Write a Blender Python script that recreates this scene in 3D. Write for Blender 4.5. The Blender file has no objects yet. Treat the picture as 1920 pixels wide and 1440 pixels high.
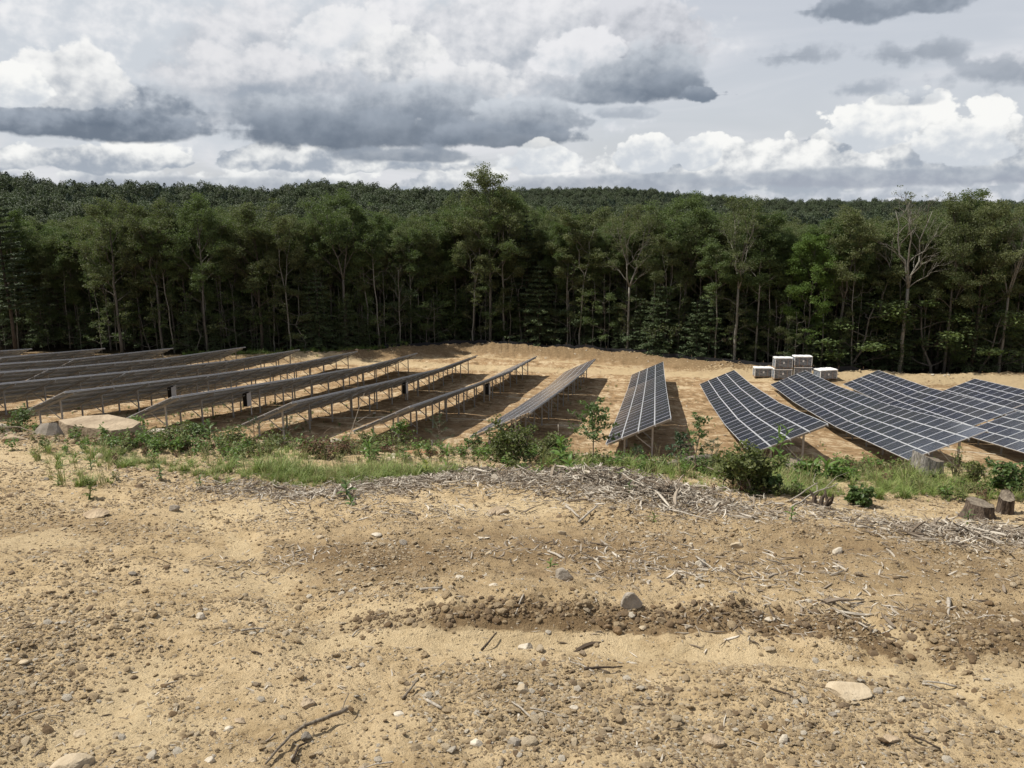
import bpy, bmesh, math, random
import numpy as np
from mathutils import Vector, Matrix, Euler

PI = math.pi
R = math.radians
scene = bpy.context.scene
COL = scene.collection
rng = np.random.default_rng(7)
random.seed(7)

# ------------------------------------------------------------------ camera
PITCH = R(12.2)
FOC = 1550.0                                     # focal length in pixels of a 1920 wide picture
cam_d = bpy.data.cameras.new('camera')
cam_d.sensor_width = 36.0
cam_d.lens = FOC / 1920 * 36.0
cam_d.clip_start = 0.05
cam_d.clip_end = 20000
cam = bpy.data.objects.new('camera', cam_d)
COL.objects.link(cam)
cam.location = (0, 0, 0)
cam.rotation_euler = (R(90) - PITCH, 0, 0)
scene.camera = cam

# ------------------------------------------------------------------ light
SUN_EL, SUN_AZ = R(57), R(-80)                   # azimuth clockwise from +y: the sun stands high on the left
sd = bpy.data.lights.new('sun', 'SUN')
sd.energy = 5.0
sd.angle = R(0.53)
sd.color = (1.0, 0.955, 0.87)
sun = bpy.data.objects.new('sun', sd)
COL.objects.link(sun)
SUNV = Vector((math.cos(SUN_EL) * math.sin(SUN_AZ), math.cos(SUN_EL) * math.cos(SUN_AZ), math.sin(SUN_EL)))
sun.rotation_euler = SUNV.to_track_quat('Z', 'Y').to_euler()
sun.location = (-60, 10, 90)
vs = scene.view_settings
scene.display_settings.display_device = 'sRGB'
vs.view_transform = 'Standard'
vs.look = 'None'
vs.exposure = 0.3
vs.gamma = 1.0
vs.use_curve_mapping = False
scene.cycles.max_bounces = 6
scene.cycles.diffuse_bounces = 3
scene.cycles.glossy_bounces = 3
scene.cycles.transmission_bounces = 4
scene.cycles.transparent_max_bounces = 12
scene.cycles.volume_bounces = 0
scene.cycles.caustics_reflective = False
scene.cycles.caustics_refractive = False


# ------------------------------------------------------------------ node helpers
class NT:
    """small builder for node trees"""
    def __init__(s, tree):
        s.t = tree
        s.n = tree.nodes
        s.l = tree.links

    def node(s, typ, **kw):
        n = s.n.new(typ)
        for k, v in kw.items():
            setattr(n, k, v)
        return n

    def put(s, sock, v):
        if isinstance(v, bpy.types.NodeSocket):
            s.l.new(v, sock)
        elif v is not None:
            sock.default_value = v

    def math(s, op, a, b=None, c=None, clamp=False):
        n = s.node('ShaderNodeMath', operation=op)
        n.use_clamp = clamp
        s.put(n.inputs[0], a)
        if b is not None: s.put(n.inputs[1], b)
        if c is not None: s.put(n.inputs[2], c)
        return n.outputs[0]

    def add(s, a, b): return s.math('ADD', a, b)
    def sub(s, a, b): return s.math('SUBTRACT', a, b)
    def mul(s, a, b): return s.math('MULTIPLY', a, b)

    def smooth(s, v, a, b, lo=0.0, hi=1.0, kind='SMOOTHSTEP'):
        n = s.node('ShaderNodeMapRange', interpolation_type=kind)
        s.put(n.inputs['Value'], v)
        s.put(n.inputs['From Min'], a); s.put(n.inputs['From Max'], b)
        s.put(n.inputs['To Min'], lo); s.put(n.inputs['To Max'], hi)
        return n.outputs['Result']

    def mix(s, f, a, b, mode='MIX'):
        n = s.node('ShaderNodeMix', data_type='RGBA', blend_type=mode)
        s.put(n.inputs[0], f)
        for sock, v in ((n.inputs[6], a), (n.inputs[7], b)):
            if not isinstance(v, bpy.types.NodeSocket) and len(v) == 3: v = (*v, 1)
            s.put(sock, v)
        return n.outputs[2]

    def noise(s, vec, scale=5, detail=4, rough=0.55, dist=0.0, lac=2.0, dim='3D'):
        n = s.node('ShaderNodeTexNoise', noise_dimensions=dim)
        s.put(n.inputs['Vector'], vec)
        s.put(n.inputs['Scale'], scale); s.put(n.inputs['Detail'], detail)
        s.put(n.inputs['Roughness'], rough); s.put(n.inputs['Distortion'], dist)
        s.put(n.inputs['Lacunarity'], lac)
        return n.outputs['Fac']

    def voronoi(s, vec, scale=5, detail=0.0, rough=0.5, feature='F1', dim='3D'):
        n = s.node('ShaderNodeTexVoronoi', feature=feature, voronoi_dimensions=dim)
        s.put(n.inputs['Vector'], vec)
        s.put(n.inputs['Scale'], scale)
        if 'Detail' in n.inputs: s.put(n.inputs['Detail'], detail)
        if 'Roughness' in n.inputs: s.put(n.inputs['Roughness'], rough)
        return n.outputs['Distance']

    def xyz(s, x, y, z):
        n = s.node('ShaderNodeCombineXYZ')
        s.put(n.inputs[0], x); s.put(n.inputs[1], y); s.put(n.inputs[2], z)
        return n.outputs[0]

    def sep(s, v):
        n = s.node('ShaderNodeSeparateXYZ')
        s.put(n.inputs[0], v)
        return n.outputs

    def ramp(s, f, stops):
        n = s.node('ShaderNodeValToRGB')
        s.put(n.inputs[0], f)
        e = n.color_ramp.elements
        while len(e) < len(stops): e.new(0.5)
        for i, (p, c) in enumerate(stops):
            e[i].position = p
            e[i].color = (*c, 1) if len(c) == 3 else c
        return n.outputs[0]

    def bump(s, h, strength=0.5, dist=0.02, normal=None):
        n = s.node('ShaderNodeBump')
        s.put(n.inputs['Height'], h)
        n.inputs['Strength'].default_value = strength
        n.inputs['Distance'].default_value = dist
        if normal is not None: s.put(n.inputs['Normal'], normal)
        return n.outputs[0]

    def attr(s, name):
        n = s.node('ShaderNodeAttribute', attribute_name=name)
        return n.outputs['Fac']


def material(name):
    m = bpy.data.materials.new(name)
    m.use_nodes = True
    m.node_tree.nodes.clear()
    t = NT(m.node_tree)
    return m, t


def finish(m, t, shader):
    o = t.node('ShaderNodeOutputMaterial')
    t.l.new(shader, o.inputs['Surface'])
    return m


def principled(t, color, rough=0.8, metal=0.0, spec=0.3, normal=None):
    b = t.node('ShaderNodeBsdfPrincipled')
    if not isinstance(color, bpy.types.NodeSocket) and len(color) == 3: color = (*color, 1)
    t.put(b.inputs['Base Color'], color)
    t.put(b.inputs['Roughness'], rough)
    t.put(b.inputs['Metallic'], metal)
    t.put(b.inputs['Specular IOR Level'], spec)
    if normal is not None: t.put(b.inputs['Normal'], normal)
    return b.outputs[0]


def dir_of(px, py):
    """viewing direction of a point of the photograph, in world space"""
    c, s = math.cos(PITCH), math.sin(PITCH)
    x, v = (px - 960) / FOC, -(py - 720) / FOC
    return Vector((x, c + v * s, -s + v * c)).normalized()


def azel(px, py):
    d = dir_of(px, py)
    return math.degrees(math.atan2(d.x, d.y)), math.degrees(math.asin(d.z))

# ------------------------------------------------------------------ sky: clear Nishita air with procedural clouds over it
world = bpy.data.worlds.new('World')
world.use_nodes = True
world.node_tree.nodes.clear()
w = NT(world.node_tree)
sky = w.node('ShaderNodeTexSky', sky_type='NISHITA')
sky.sun_disc = False
sky.sun_elevation = SUN_EL
sky.sun_rotation = SUN_AZ
sky.air_density = 1.0
sky.dust_density = 1.5
gen = w.node('ShaderNodeTexCoord').outputs['Generated']
dx, dy, dz = w.sep(gen)
az = w.mul(w.math('ARCTAN2', dx, dy), 180 / PI)
el = w.mul(w.math('ARCSINE', dz), 180 / PI)
# angular coordinates (degrees) for the cumulus in view, and a plane projection for the decks overhead
ang = w.xyz(az, w.mul(el, 1.25), 0.0)
zz = w.add(w.math('MAXIMUM', dz, 0.0), 0.10)
pln = w.xyz(w.math('DIVIDE', dx, zz), w.math('DIVIDE', dy, zz), 0.0)


def billow(vec, sc, seed, det=6):
    off = w.node('ShaderNodeVectorMath', operation='ADD')
    w.put(off.inputs[0], vec); off.inputs[1].default_value = (seed, seed * 1.7, seed * 0.6)
    v = off.outputs[0]
    a = w.noise(v, sc, det + 2, 0.58, 0.10, dim='2D')
    b = w.voronoi(v, sc * 1.7, 3.0, 0.55, dim='2D')
    # soft masses with rounded puffs on them
    return w.sub(w.mul(w.sub(a, 0.5), 1.5), w.mul(w.sub(b, 0.42), 0.75))


def shift(vec, d):
    n = w.node('ShaderNodeVectorMath', operation='ADD')
    w.put(n.inputs[0], vec); n.inputs[1].default_value = d
    return n.outputs[0]


nb = billow(ang, 0.17, 3.1)              # large puffs
nb2 = billow(shift(ang, (0.8, -1.1, 0)), 0.17, 3.1, 3)
emb = w.sub(nb, nb2)                     # relief lit from the upper left
ns = billow(ang, 0.42, 11.3)             # small puffs
ns2 = billow(shift(ang, (0.3, -0.42, 0)), 0.42, 11.3, 3)
embs = w.sub(ns, ns2)
relief = w.add(w.mul(emb, 1.0), w.mul(embs, 0.55))
nshape = w.add(w.mul(nb, 0.8), w.mul(ns, 0.42))

# high veil: pale and bright near the horizon, thinning overhead
veil_n = w.noise(pln, 0.55, 4, 0.55, 0.6, dim='2D')
skyc = w.node('ShaderNodeVectorMath', operation='SCALE')
w.put(skyc.inputs[0], sky.outputs[0]); skyc.inputs['Scale'].default_value = 0.085
veil_f = w.math('MULTIPLY', w.smooth(el, 12, 50, 0.92, 0.30), w.smooth(veil_n, 0.3, 0.6, 0.80, 1.0))
veil_c = w.mix(w.smooth(veil_n, 0.35, 0.7), (0.68, 0.70, 0.745), (0.78, 0.785, 0.815))
col = w.mix(veil_f, skyc.outputs[0], veil_c)

# broken cloud decks all round the sky (in view they only show through the gaps of the big clouds)
deck = w.noise(pln, 0.8, 5, 0.6, 0.4, dim='2D')
deck2 = w.noise(shift(pln, (0.10, -0.05, 0)), 0.8, 5, 0.6, 0.4, dim='2D')
dk_m = w.mul(w.smooth(deck, 0.52, 0.62), w.smooth(el, 13, 20))
dk_c = w.mix(w.smooth(w.sub(deck, deck2), -0.06, 0.07), (0.24, 0.26, 0.31), (0.85, 0.85, 0.86))
col = w.mix(w.mul(dk_m, 0.9), col, dk_c)


def cloud(px, py, wx, wy, dark, light, soft=0.22, amp=0.55, opac=1.0, base=0.35, s0=-0.55, s1=0.75, rel=0.9):
    """one cumulus: centre and half sizes given in picture pixels, turned into degrees; the underside is flattened"""
    global col
    a0, e0 = azel(px, py)
    ra, re = wx / 27.0, wy / 27.0
    x = w.mul(w.sub(az, a0), 1 / ra)
    y = w.mul(w.sub(el, e0), 1 / re)
    low = w.math('LESS_THAN', y, 0.0)
    yy = w.mul(y, w.add(1.0, w.mul(low, 1 / base - 1)))
    d = w.math('SQRT', w.add(w.mul(x, x), w.mul(yy, yy)))
    f = w.add(w.sub(1.0, d), w.mul(nshape, w.mul(w.sub(1.0, w.mul(low, 0.15)), amp)))
    m = w.smooth(f, 0.0, soft * 0.62)
    sh = w.add(w.mul(y, 0.9), w.mul(relief, rel))
    sh = w.sub(sh, w.mul(w.smooth(f, 0.1, 1.0), 0.10))
    c = w.mix(w.smooth(sh, s0, s1), dark, light)
    col = w.mix(w.mul(m, opac), col, c)


WH = (0.93, 0.93, 0.91)
LG = (0.60, 0.64, 0.69)
MG = (0.345, 0.39, 0.455)
DG = (0.195, 0.235, 0.295)
DD = (0.14, 0.175, 0.228)
# broad bright masses upper left
cloud(250, 60, 900, 330, LG, (0.86, 0.86, 0.87), 0.5, 0.35, 0.9, 0.9)
cloud(820, 60, 620, 300, LG, (0.83, 0.83, 0.85), 0.4, 0.45, 0.9, 0.8)
# far band of cumulus over the hills
cloud(300, 350, 900, 75, MG, WH, 0.35, 0.9, 0.85, 0.8)
cloud(1000, 350, 700, 70, MG, WH, 0.35, 0.9, 0.85, 0.8)
cloud(1650, 350, 700, 70, MG, (0.85, 0.86, 0.88), 0.35, 0.9, 0.85, 0.8)
cloud(1750, 300, 330, 110, MG, WH, 0.16, 0.55, 1, 0.5)
cloud(1400, 325, 380, 78, MG, WH, 0.16, 0.6, 1, 0.6)
cloud(1215, 290, 70, 48, LG, WH, 0.14, 0.5, 1, 0.8)
cloud(1310, 285, 50, 42, LG, WH, 0.14, 0.5, 1, 0.8)
cloud(1640, 240, 95, 60, LG, WH, 0.14, 0.5, 1, 0.8)
cloud(1800, 270, 110, 55, LG, WH, 0.14, 0.5, 1, 0.8)
cloud(1650, 335, 420, 26, (0.30, 0.33, 0.40), MG, 0.5, 0.5, 0.75, 0.8)
cloud(170, 300, 380, 45, MG, WH, 0.25, 0.7, 1, 0.6)
cloud(640, 300, 420, 50, MG, WH, 0.25, 0.7, 1, 0.6)
cloud(1010, 300, 120, 50, LG, WH, 0.2, 0.6, 1, 0.7)
cloud(1130, 345, 380, 24, (0.30, 0.33, 0.39), MG, 0.5, 0.5, 0.6, 0.8)
cloud(350, 345, 420, 20, (0.30, 0.33, 0.39), MG, 0.5, 0.5, 0.5, 0.8)
# the great cumulus in the middle with its dark base
cloud(560, 170, 360, 220, MG, (0.80, 0.80, 0.82), 0.6, 0.5, 0.9, 0.6, -0.7, 1.0, .6)
cloud(980, 90, 330, 200, MG, (0.82, 0.82, 0.84), 0.4, 0.45, 0.95, 0.6, -1.0, 0.7, .6)
cloud(1200, 90, 150, 150, DG, (0.70, 0.71, 0.75), 0.20, 0.5, 1, 0.75, -1.0, 0.6, .6)
cloud(640, 80, 130, 75, LG, (0.84, 0.84, 0.85), 0.22, 0.5, 0.8, 0.6, -0.9, 0.6)
cloud(1090, 110, 120, 70, LG, (0.84, 0.84, 0.86), 0.25, 0.5, 0.8, 0.6, -0.9, 0.5)
cloud(740, 120, 125, 75, MG, (0.86, 0.86, 0.86), 0.3, 0.45, 0.95, 0.6, -1.0, 0.9)
cloud(1130, 175, 120, 45, DG, LG, 0.4, 0.5, 0.9, 0.6, -0.7, 0.8, .5)
cloud(1210, 150, 175, 85, DG, LG, 0.5, 0.55, 0.95, 0.65, -0.7, 1.1, .5)
cloud(1265, 165, 120, 45, DD, MG, 0.5, 0.6, 0.9, 0.75, -0.7, 1.1, .4)
cloud(1320, 178, 80, 26, DG, MG, 0.3, 0.7, 1, 0.8, -0.4, 1.0, .4)
cloud(480, 150, 190, 80, MG, (0.78, 0.78, 0.80), 0.4, 0.5, 0.85, 0.6, -0.7, 0.7, .6)
cloud(880, 165, 140, 60, MG, (0.84, 0.84, 0.85), 0.35, 0.45, 0.9, 0.6, -1.0, 0.8, .7)
cloud(560, 215, 230, 60, DG, LG, 0.5, 0.5, 0.9, 0.7, -0.6, 0.9, .5)
cloud(800, 200, 190, 62, DG, LG, 0.35, 0.5, 0.9, 0.6, -0.6, 0.9, .5)
cloud(985, 225, 150, 55, DG, LG, 0.3, 0.5, 0.95, 0.6, -0.7, 0.9, .5)
cloud(700, 248, 380, 56, DD, MG, 0.5, 0.5, 0.95, 0.8, -0.7, 1.0, .45)
cloud(950, 258, 190, 40, DD, MG, 0.35, 0.5, 0.9, 0.7, -0.7, 1.0, .45)
cloud(770, 292, 170, 26, DG, MG, 0.5, 0.5, 0.85, 0.7, -0.6, 1.0, .4)
cloud(1015, 290, 75, 36, LG, WH, 0.2, 0.5, 0.7, 0.6)
# left cumulus
cloud(150, 200, 260, 70, DG, LG, 0.3, 0.5, 0.9, 0.6, -0.5, 0.9)
cloud(140, 165, 110, 88, MG, (0.90, 0.90, 0.89), 0.2, 0.42, 1, 0.5, -0.9, 0.75, .7)
cloud(20, 170, 75, 50, LG, WH, 0.16, 0.5, 1, 0.6)
cloud(170, 240, 260, 36, DD, MG, 0.4, 0.45, 0.95, 0.8, -0.5, 1.2)
# scud at the right
cloud(1485, 105, 105, 42, (0.29, 0.33, 0.39), (0.46, 0.50, 0.56), 0.75, 0.85, 0.85, 0.8, -0.6, 0.9, .5)
cloud(1730, 95, 140, 42, (0.29, 0.33, 0.39), (0.46, 0.50, 0.56), 0.75, 0.85, 0.85, 0.8, -0.6, 0.9, .5)
cloud(1880, 130, 110, 55, (0.29, 0.33, 0.39), (0.46, 0.50, 0.56), 0.75, 0.85, 0.85, 0.8, -0.6, 0.9, .5)
cloud(1660, 8, 200, 40, DG, MG, 0.4, 0.6, 0.85, 0.8)
cloud(1610, 165, 70, 32, MG, (0.46, 0.50, 0.56), 0.75, 0.85, 0.85, 0.8, -0.6, 0.9, .5)
cloud(1180, 210, 90, 20, MG, LG, 0.5, 0.6, 0.7, 0.8)
cloud(1700, 185, 60, 20, MG, LG, 0.5, 0.6, 0.6, 0.8)

# towards and below the horizon the far air is pale
hz = w.smooth(el, -1.0, 4.0, 0.30, 0.0)
col = w.mix(hz, col, (0.62, 0.66, 0.72))
bg = w.node('ShaderNodeBackground')
w.put(bg.inputs['Color'], col)
bg.inputs['Strength'].default_value = 0.83
wo = w.node('ShaderNodeOutputWorld')
w.l.new(bg.outputs[0], wo.inputs['Surface'])
scene.world = world
world.cycles.sampling_method = 'MANUAL'
world.cycles.sample_map_resolution = 512

# ------------------------------------------------------------------ mesh helpers
class MB:
    """collects verts and faces (with material slots) and links them as ONE mesh object"""
    def __init__(s):
        s.v, s.f, s.m, s.n = [], [], [], 0

    def add(s, verts, faces, mat=0):
        verts = np.asarray(verts, dtype=np.float64).reshape(-1, 3)
        if isinstance(faces, np.ndarray):
            s.f.append(faces + s.n); s.m.append(np.full(len(faces), mat))
        else:
            by = {}
            for q in faces: by.setdefault(len(q), []).append(q)
            for k, fs in by.items():
                s.f.append(np.array(fs) + s.n); s.m.append(np.full(len(fs), mat))
        s.v.append(verts); s.n += len(verts)
        return s

    def box(s, x0, x1, y0, y1, z0, z1, mat=0, M=None):
        v = np.array([(x, y, z) for x in (x0, x1) for y in (y0, y1) for z in (z0, z1)], float)
        if M is not None: v = v @ np.array(M.to_3x3()).T + np.array(M.translation)
        return s.add(v, [(0, 1, 3, 2), (4, 6, 7, 5), (0, 4, 5, 1), (2, 3, 7, 6), (0, 2, 6, 4), (1, 5, 7, 3)], mat)

    def bar(s, a, b, wx, wy, mat=0, up=(0, 0, 1)):
        a, b = np.array(a, float), np.array(b, float)
        d = b - a; L = np.linalg.norm(d); d /= L
        u = np.cross(np.array(up, float), d)
        if np.linalg.norm(u) < 1e-4: u = np.cross(np.array((0, 1.0, 0)), d)
        u /= np.linalg.norm(u); v = np.cross(d, u)
        vs_ = []
        for p in (a, b):
            for i, j in ((-1, -1), (1, -1), (1, 1), (-1, 1)):
                vs_.append(p + u * wx / 2 * i + v * wy / 2 * j)
        return s.add(vs_, [(0, 3, 2, 1), (4, 5, 6, 7), (0, 1, 5, 4), (1, 2, 6, 5), (2, 3, 7, 6), (3, 0, 4, 7)], mat)

    def tube(s, pts, radii, sides=6, mat=0, cap=True):
        pts = np.asarray(pts, float); n = len(pts)
        radii = np.broadcast_to(np.asarray(radii, float), (n,))
        tan = np.gradient(pts, axis=0)
        tan /= np.linalg.norm(tan, axis=1)[:, None] + 1e-9
        ref = np.array((0.3, 0.9, 0.1)) if abs(tan[0][2]) > 0.8 else np.array((0, 0, 1.0))
        U = np.cross(tan, ref); U /= np.linalg.norm(U, axis=1)[:, None] + 1e-9
        V = np.cross(tan, U)
        a = np.linspace(0, 2 * PI, sides, endpoint=False)
        ring = (U[:, None, :] * np.cos(a)[None, :, None] + V[:, None, :] * np.sin(a)[None, :, None]) * radii[:, None, None] + pts[:, None, :]
        i = np.arange(n - 1)[:, None] * sides; j = np.arange(sides)[None, :]; k = (j + 1) % sides
        q = np.stack([i + j, i + k, i + sides + k, i + sides + j], -1).reshape(-1, 4)
        s.add(ring.reshape(-1, 3), q, mat)
        if cap:
            b = s.n - n * sides
            s.f.append(np.array([list(range(s.n - sides, s.n))])); s.m.append(np.array([mat]))
            s.f.append(np.array([list(range(b + sides - 1, b - 1, -1))])); s.m.append(np.array([mat]))
        return s

    def mesh(s, name, mats, smooth=False):
        me = bpy.data.meshes.new(name)
        v = np.concatenate(s.v) if s.v else np.zeros((0, 3))
        me.vertices.add(len(v)); me.vertices.foreach_set('co', v.ravel())
        tot = np.concatenate([np.full(len(f), f.shape[1]) for f in s.f])
        loops = np.concatenate([f.ravel() for f in s.f])
        st = np.concatenate(([0], np.cumsum(tot)[:-1]))
        me.loops.add(len(loops)); me.loops.foreach_set('vertex_index', loops.astype(np.int32))
        me.polygons.add(len(tot)); me.polygons.foreach_set('loop_start', st.astype(np.int32))
        me.polygons.foreach_set('loop_total', tot.astype(np.int32))
        for m in (mats if isinstance(mats, (list, tuple)) else [mats]): me.materials.append(m)
        me.polygons.foreach_set('material_index', np.concatenate(s.m).astype(np.int32))
        me.polygons.foreach_set('use_smooth', np.full(len(tot), bool(smooth)))
        me.update(calc_edges=True)
        return me

    def build(s, name, mats, parent=None, smooth=False):
        return link(bpy.data.objects.new(name, s.mesh(name, mats, smooth)), parent)


def link(o, parent=None):
    COL.objects.link(o)
    if parent is not None: o.parent = parent
    return o


def tag(o, label=None, cat=None, group=None, kind=None):
    if label: o['label'] = label
    if cat: o['category'] = cat
    if group: o['group'] = group
    if kind: o['kind'] = kind
    return o


def empty(name, loc, rz=0.0, label=None, cat=None, group=None):
    e = bpy.data.objects.new(name, None)
    e.empty_display_size = 0.2
    e.location = loc; e.rotation_euler = (0, 0, rz)
    link(e)
    return tag(e, label, cat, group)


def copy_thing(root, loc=None, rz=None, scale=None, label=None, group=None):
    c = root.copy(); COL.objects.link(c)
    for ch in list(root.children):
        d = ch.copy(); COL.objects.link(d); d.parent = c
        for g in list(ch.children):
            e = g.copy(); COL.objects.link(e); e.parent = d
    if loc is not None: c.location = loc
    if rz is not None: c.rotation_euler = (0, 0, rz)
    if scale is not None: c.scale = scale
    if label: c['label'] = label
    if group: c['group'] = group
    return c


def scatter(name, templates, P, ROT, SCL, idx):
    """one object whose geometry nodes stand template idx[i] on point P[i]"""
    me = bpy.data.meshes.new(name)
    me.vertices.add(len(P)); me.vertices.foreach_set('co', np.asarray(P, float).ravel())
    for nm, arr in (('rot', ROT), ('scl', SCL)):
        a = me.attributes.new(nm, 'FLOAT_VECTOR', 'POINT'); a.data.foreach_set('vector', np.asarray(arr, float).ravel())
    a = me.attributes.new('pick', 'INT', 'POINT'); a.data.foreach_set('value', np.asarray(idx, np.int32))
    ob = link(bpy.data.objects.new(name, me))
    g = bpy.data.node_groups.new(name, 'GeometryNodeTree')
    g.interface.new_socket('Geometry', in_out='INPUT', socket_type='NodeSocketGeometry')
    g.interface.new_socket('Geometry', in_out='OUTPUT', socket_type='NodeSocketGeometry')
    N, L = g.nodes, g.links
    gi, go = N.new('NodeGroupInput'), N.new('NodeGroupOutput')
    join = N.new('GeometryNodeJoinGeometry')

    def named(nm, typ):
        n = N.new('GeometryNodeInputNamedAttribute'); n.data_type = typ
        n.inputs['Name'].default_value = nm
        return n.outputs['Attribute']
    r, s, p = named('rot', 'FLOAT_VECTOR'), named('scl', 'FLOAT_VECTOR'), named('pick', 'INT')
    for k, tm in enumerate(templates):
        oi = N.new('GeometryNodeObjectInfo'); oi.inputs['Object'].default_value = tm
        oi.inputs['As Instance'].default_value = True
        cmp = N.new('FunctionNodeCompare'); cmp.data_type = 'INT'; cmp.operation = 'EQUAL'
        L.new(p, cmp.inputs[2]); cmp.inputs[3].default_value = k
        ip = N.new('GeometryNodeInstanceOnPoints')
        L.new(gi.outputs[0], ip.inputs['Points'])
        L.new(cmp.outputs[0], ip.inputs['Selection'])
        L.new(oi.outputs['Geometry'], ip.inputs['Instance'])
        L.new(r, ip.inputs['Rotation']); L.new(s, ip.inputs['Scale'])
        L.new(ip.outputs[0], join.inputs[0])
    L.new(join.outputs[0], go.inputs[0])
    md = ob.modifiers.new('scatter', 'NODES'); md.node_group = g
    return ob


def template(name, mb, mats, smooth=False):
    return bpy.data.objects.new(name, mb.mesh(name, mats, smooth))       # never linked: only the scatters use it


# ------------------------------------------------------------------ numpy noise
def _hash(ix, iy, seed):
    h = (ix.astype(np.int64) * 374761393 + iy.astype(np.int64) * 668265263 + seed * 974634777) & 0xffffffff
    h = ((h ^ (h >> 13)) * 1274126177) & 0xffffffff
    return ((h ^ (h >> 16)) & 0xffff) / 65535.0


def vnoise(x, y, seed=0):
    ix, iy = np.floor(x), np.floor(y)
    fx, fy = x - ix, y - iy
    fx = fx * fx * (3 - 2 * fx); fy = fy * fy * (3 - 2 * fy)
    a, b = _hash(ix, iy, seed), _hash(ix + 1, iy, seed)
    c, d = _hash(ix, iy + 1, seed), _hash(ix + 1, iy + 1, seed)
    return (a * (1 - fx) + b * fx) * (1 - fy) + (c * (1 - fx) + d * fx) * fy


def fbm(x, y, sc, octv=4, seed=0, gain=0.5):
    x, y = np.asarray(x, float), np.asarray(y, float)
    out, a, t = 0, 1.0, 0
    for o in range(octv):
        out = out + a * (vnoise(x * sc + 17.3 * o, y * sc + 9.1 * o, seed + o) - 0.5); t += a
        a *= gain; sc *= 2.03
    return out / t * 2                      # about -1..1


# ------------------------------------------------------------------ terrain
PSI = R(9.93)                                # azimuth of the panel rows
NV = np.array([math.cos(PSI), -math.sin(PSI)])       # across the rows, to the right
TV = np.array([math.sin(PSI), math.cos(PSI)])        # along the rows, away

KU = [-60, -10, 0, 4, 8, 10, 14, 20, 28, 36, 42, 46, 50, 56, 60, 65, 77, 84, 91, 96, 100, 104, 112, 122, 135, 160, 200]
KZ = [4, -0.3, -1.6, -2.16, -2.72, -3.12, -4.25, -6.65, -9.4, -11.85, -13.35, -14.3, -14.75, -15.6, -16.2, -16.9, -18.5, -19.2, -20.0, -20.45, -20.75, -21.1, -21.3, -21.6, -22.3, -25, -29]
_u = np.arange(-60, 201, 0.25)
_zb = np.interp(_u, KU, KZ)
_k = np.exp(-0.5 * (np.arange(-12, 13) * 0.25 / 1.0) ** 2); _k /= _k.sum()
_zb = np.convolve(np.pad(_zb, 12, mode='reflect', reflect_type='odd'), _k, 'valid')

RA_PX = [-700, -200, 0, 30, 120, 240, 420, 500, 560, 620, 700, 800, 870, 950, 1100, 1300, 1700, 2200, 2700]
RA_PY = [340, 332, 330, 326, 340, 341, 345, 351, 347, 337, 343, 352, 361, 374, 384, 384, 392, 392, 392]
RB_PX = [-700, 200, 800, 900, 1000, 1100, 1170, 1250, 1330, 1400, 1500, 1600, 1700, 1920, 2700]
RB_PY = [365, 362, 359, 358, 356, 355, 354, 361, 369, 375, 378, 377, 379, 381, 383]
BQ = [-140, -97, -80, -60, -45, -35, -27, -10, 5, 19, 32, 45, 80]      # where the woods begin, across and along the rows
BT = [106, 107, 107, 109, 113, 121, 126, 123, 116, 110.5, 111, 113, 118]


def wood_edge(q): return np.interp(q, BQ, BT)


def base_z(x, y):
    x, y = np.asarray(x, float), np.asarray(y, float)
    t = x * TV[0] + y * TV[1]
    q = x * NV[0] + y * NV[1]
    w_ = np.clip((y - 14) / 28, 0, 1); w_ = w_ * w_ * (3 - 2 * w_)
    u = y * (1 - w_) + t * w_
    z = np.interp(u, _u, _zb)
    c = np.interp(y, [-5, 8, 14, 22, 42], [-.01, -.02, -.052, -.03, 0])
    z = z + c * np.clip(x, -14, 14)
    # far country: falls into the valley, rises to two wooded ridges
    r = np.hypot(x, y)
    px = 960 + FOC * np.tan(np.clip(np.arctan2(x, np.maximum(y, 1)), -0.9, 0.9)) * 0.985
    za = 560 * (385 - np.interp(px, RA_PX, RA_PY)) / FOC - 14
    zb = 1000 * (385 - np.interp(px, RB_PX, RB_PY)) / FOC - 11.5
    far = np.full_like(r, -30.0)
    k0, k1 = -29 + 0 * r, -40 + 0 * r
    segs = [(180, k0), (290, k1), (420, np.minimum(za - 14, -10)), (560, za), (700, np.minimum(za - 12, zb - 12)), (860, zb - 14), (1000, zb), (1400, zb - 20), (9000, zb - 60)]
    for (r0, z0), (r1, z1) in zip(segs[:-1], segs[1:]):
        k = np.clip((r - r0) / (r1 - r0), 0, 1); k = k * k * (3 - 2 * k)
        far = np.where(r >= r0, z0 * (1 - k) + z1 * k, far)
    m = np.clip((r - 150) / 60, 0, 1); m = m * m * (3 - 2 * m)
    return z * (1 - m) + far * m


def at(px, py):
    """the point of the smooth terrain seen at a point of the photograph"""
    d = dir_of(px, py)
    s0, s = 0.5, 0.5
    while s < 3000:
        if d.z * s < float(base_z(d.x * s, d.y * s)): break
        s0, s = s, s * 1.02 + 0.02
    for _ in range(24):
        m = (s0 + s) / 2
        if d.z * m < float(base_z(d.x * m, d.y * m)): s = m
        else: s0 = m
    return np.array((d.x * s, d.y * s, d.z * s))


def blob(x, y, c, a, b, ang=0.0):
    """soft elliptical patch, 1 in the middle"""
    ca, sa = math.cos(ang), math.sin(ang)
    u = ((x - c[0]) * ca + (y - c[1]) * sa) / a
    v = (-(x - c[0]) * sa + (y - c[1]) * ca) / b
    return np.exp(-(u * u + v * v))


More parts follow.
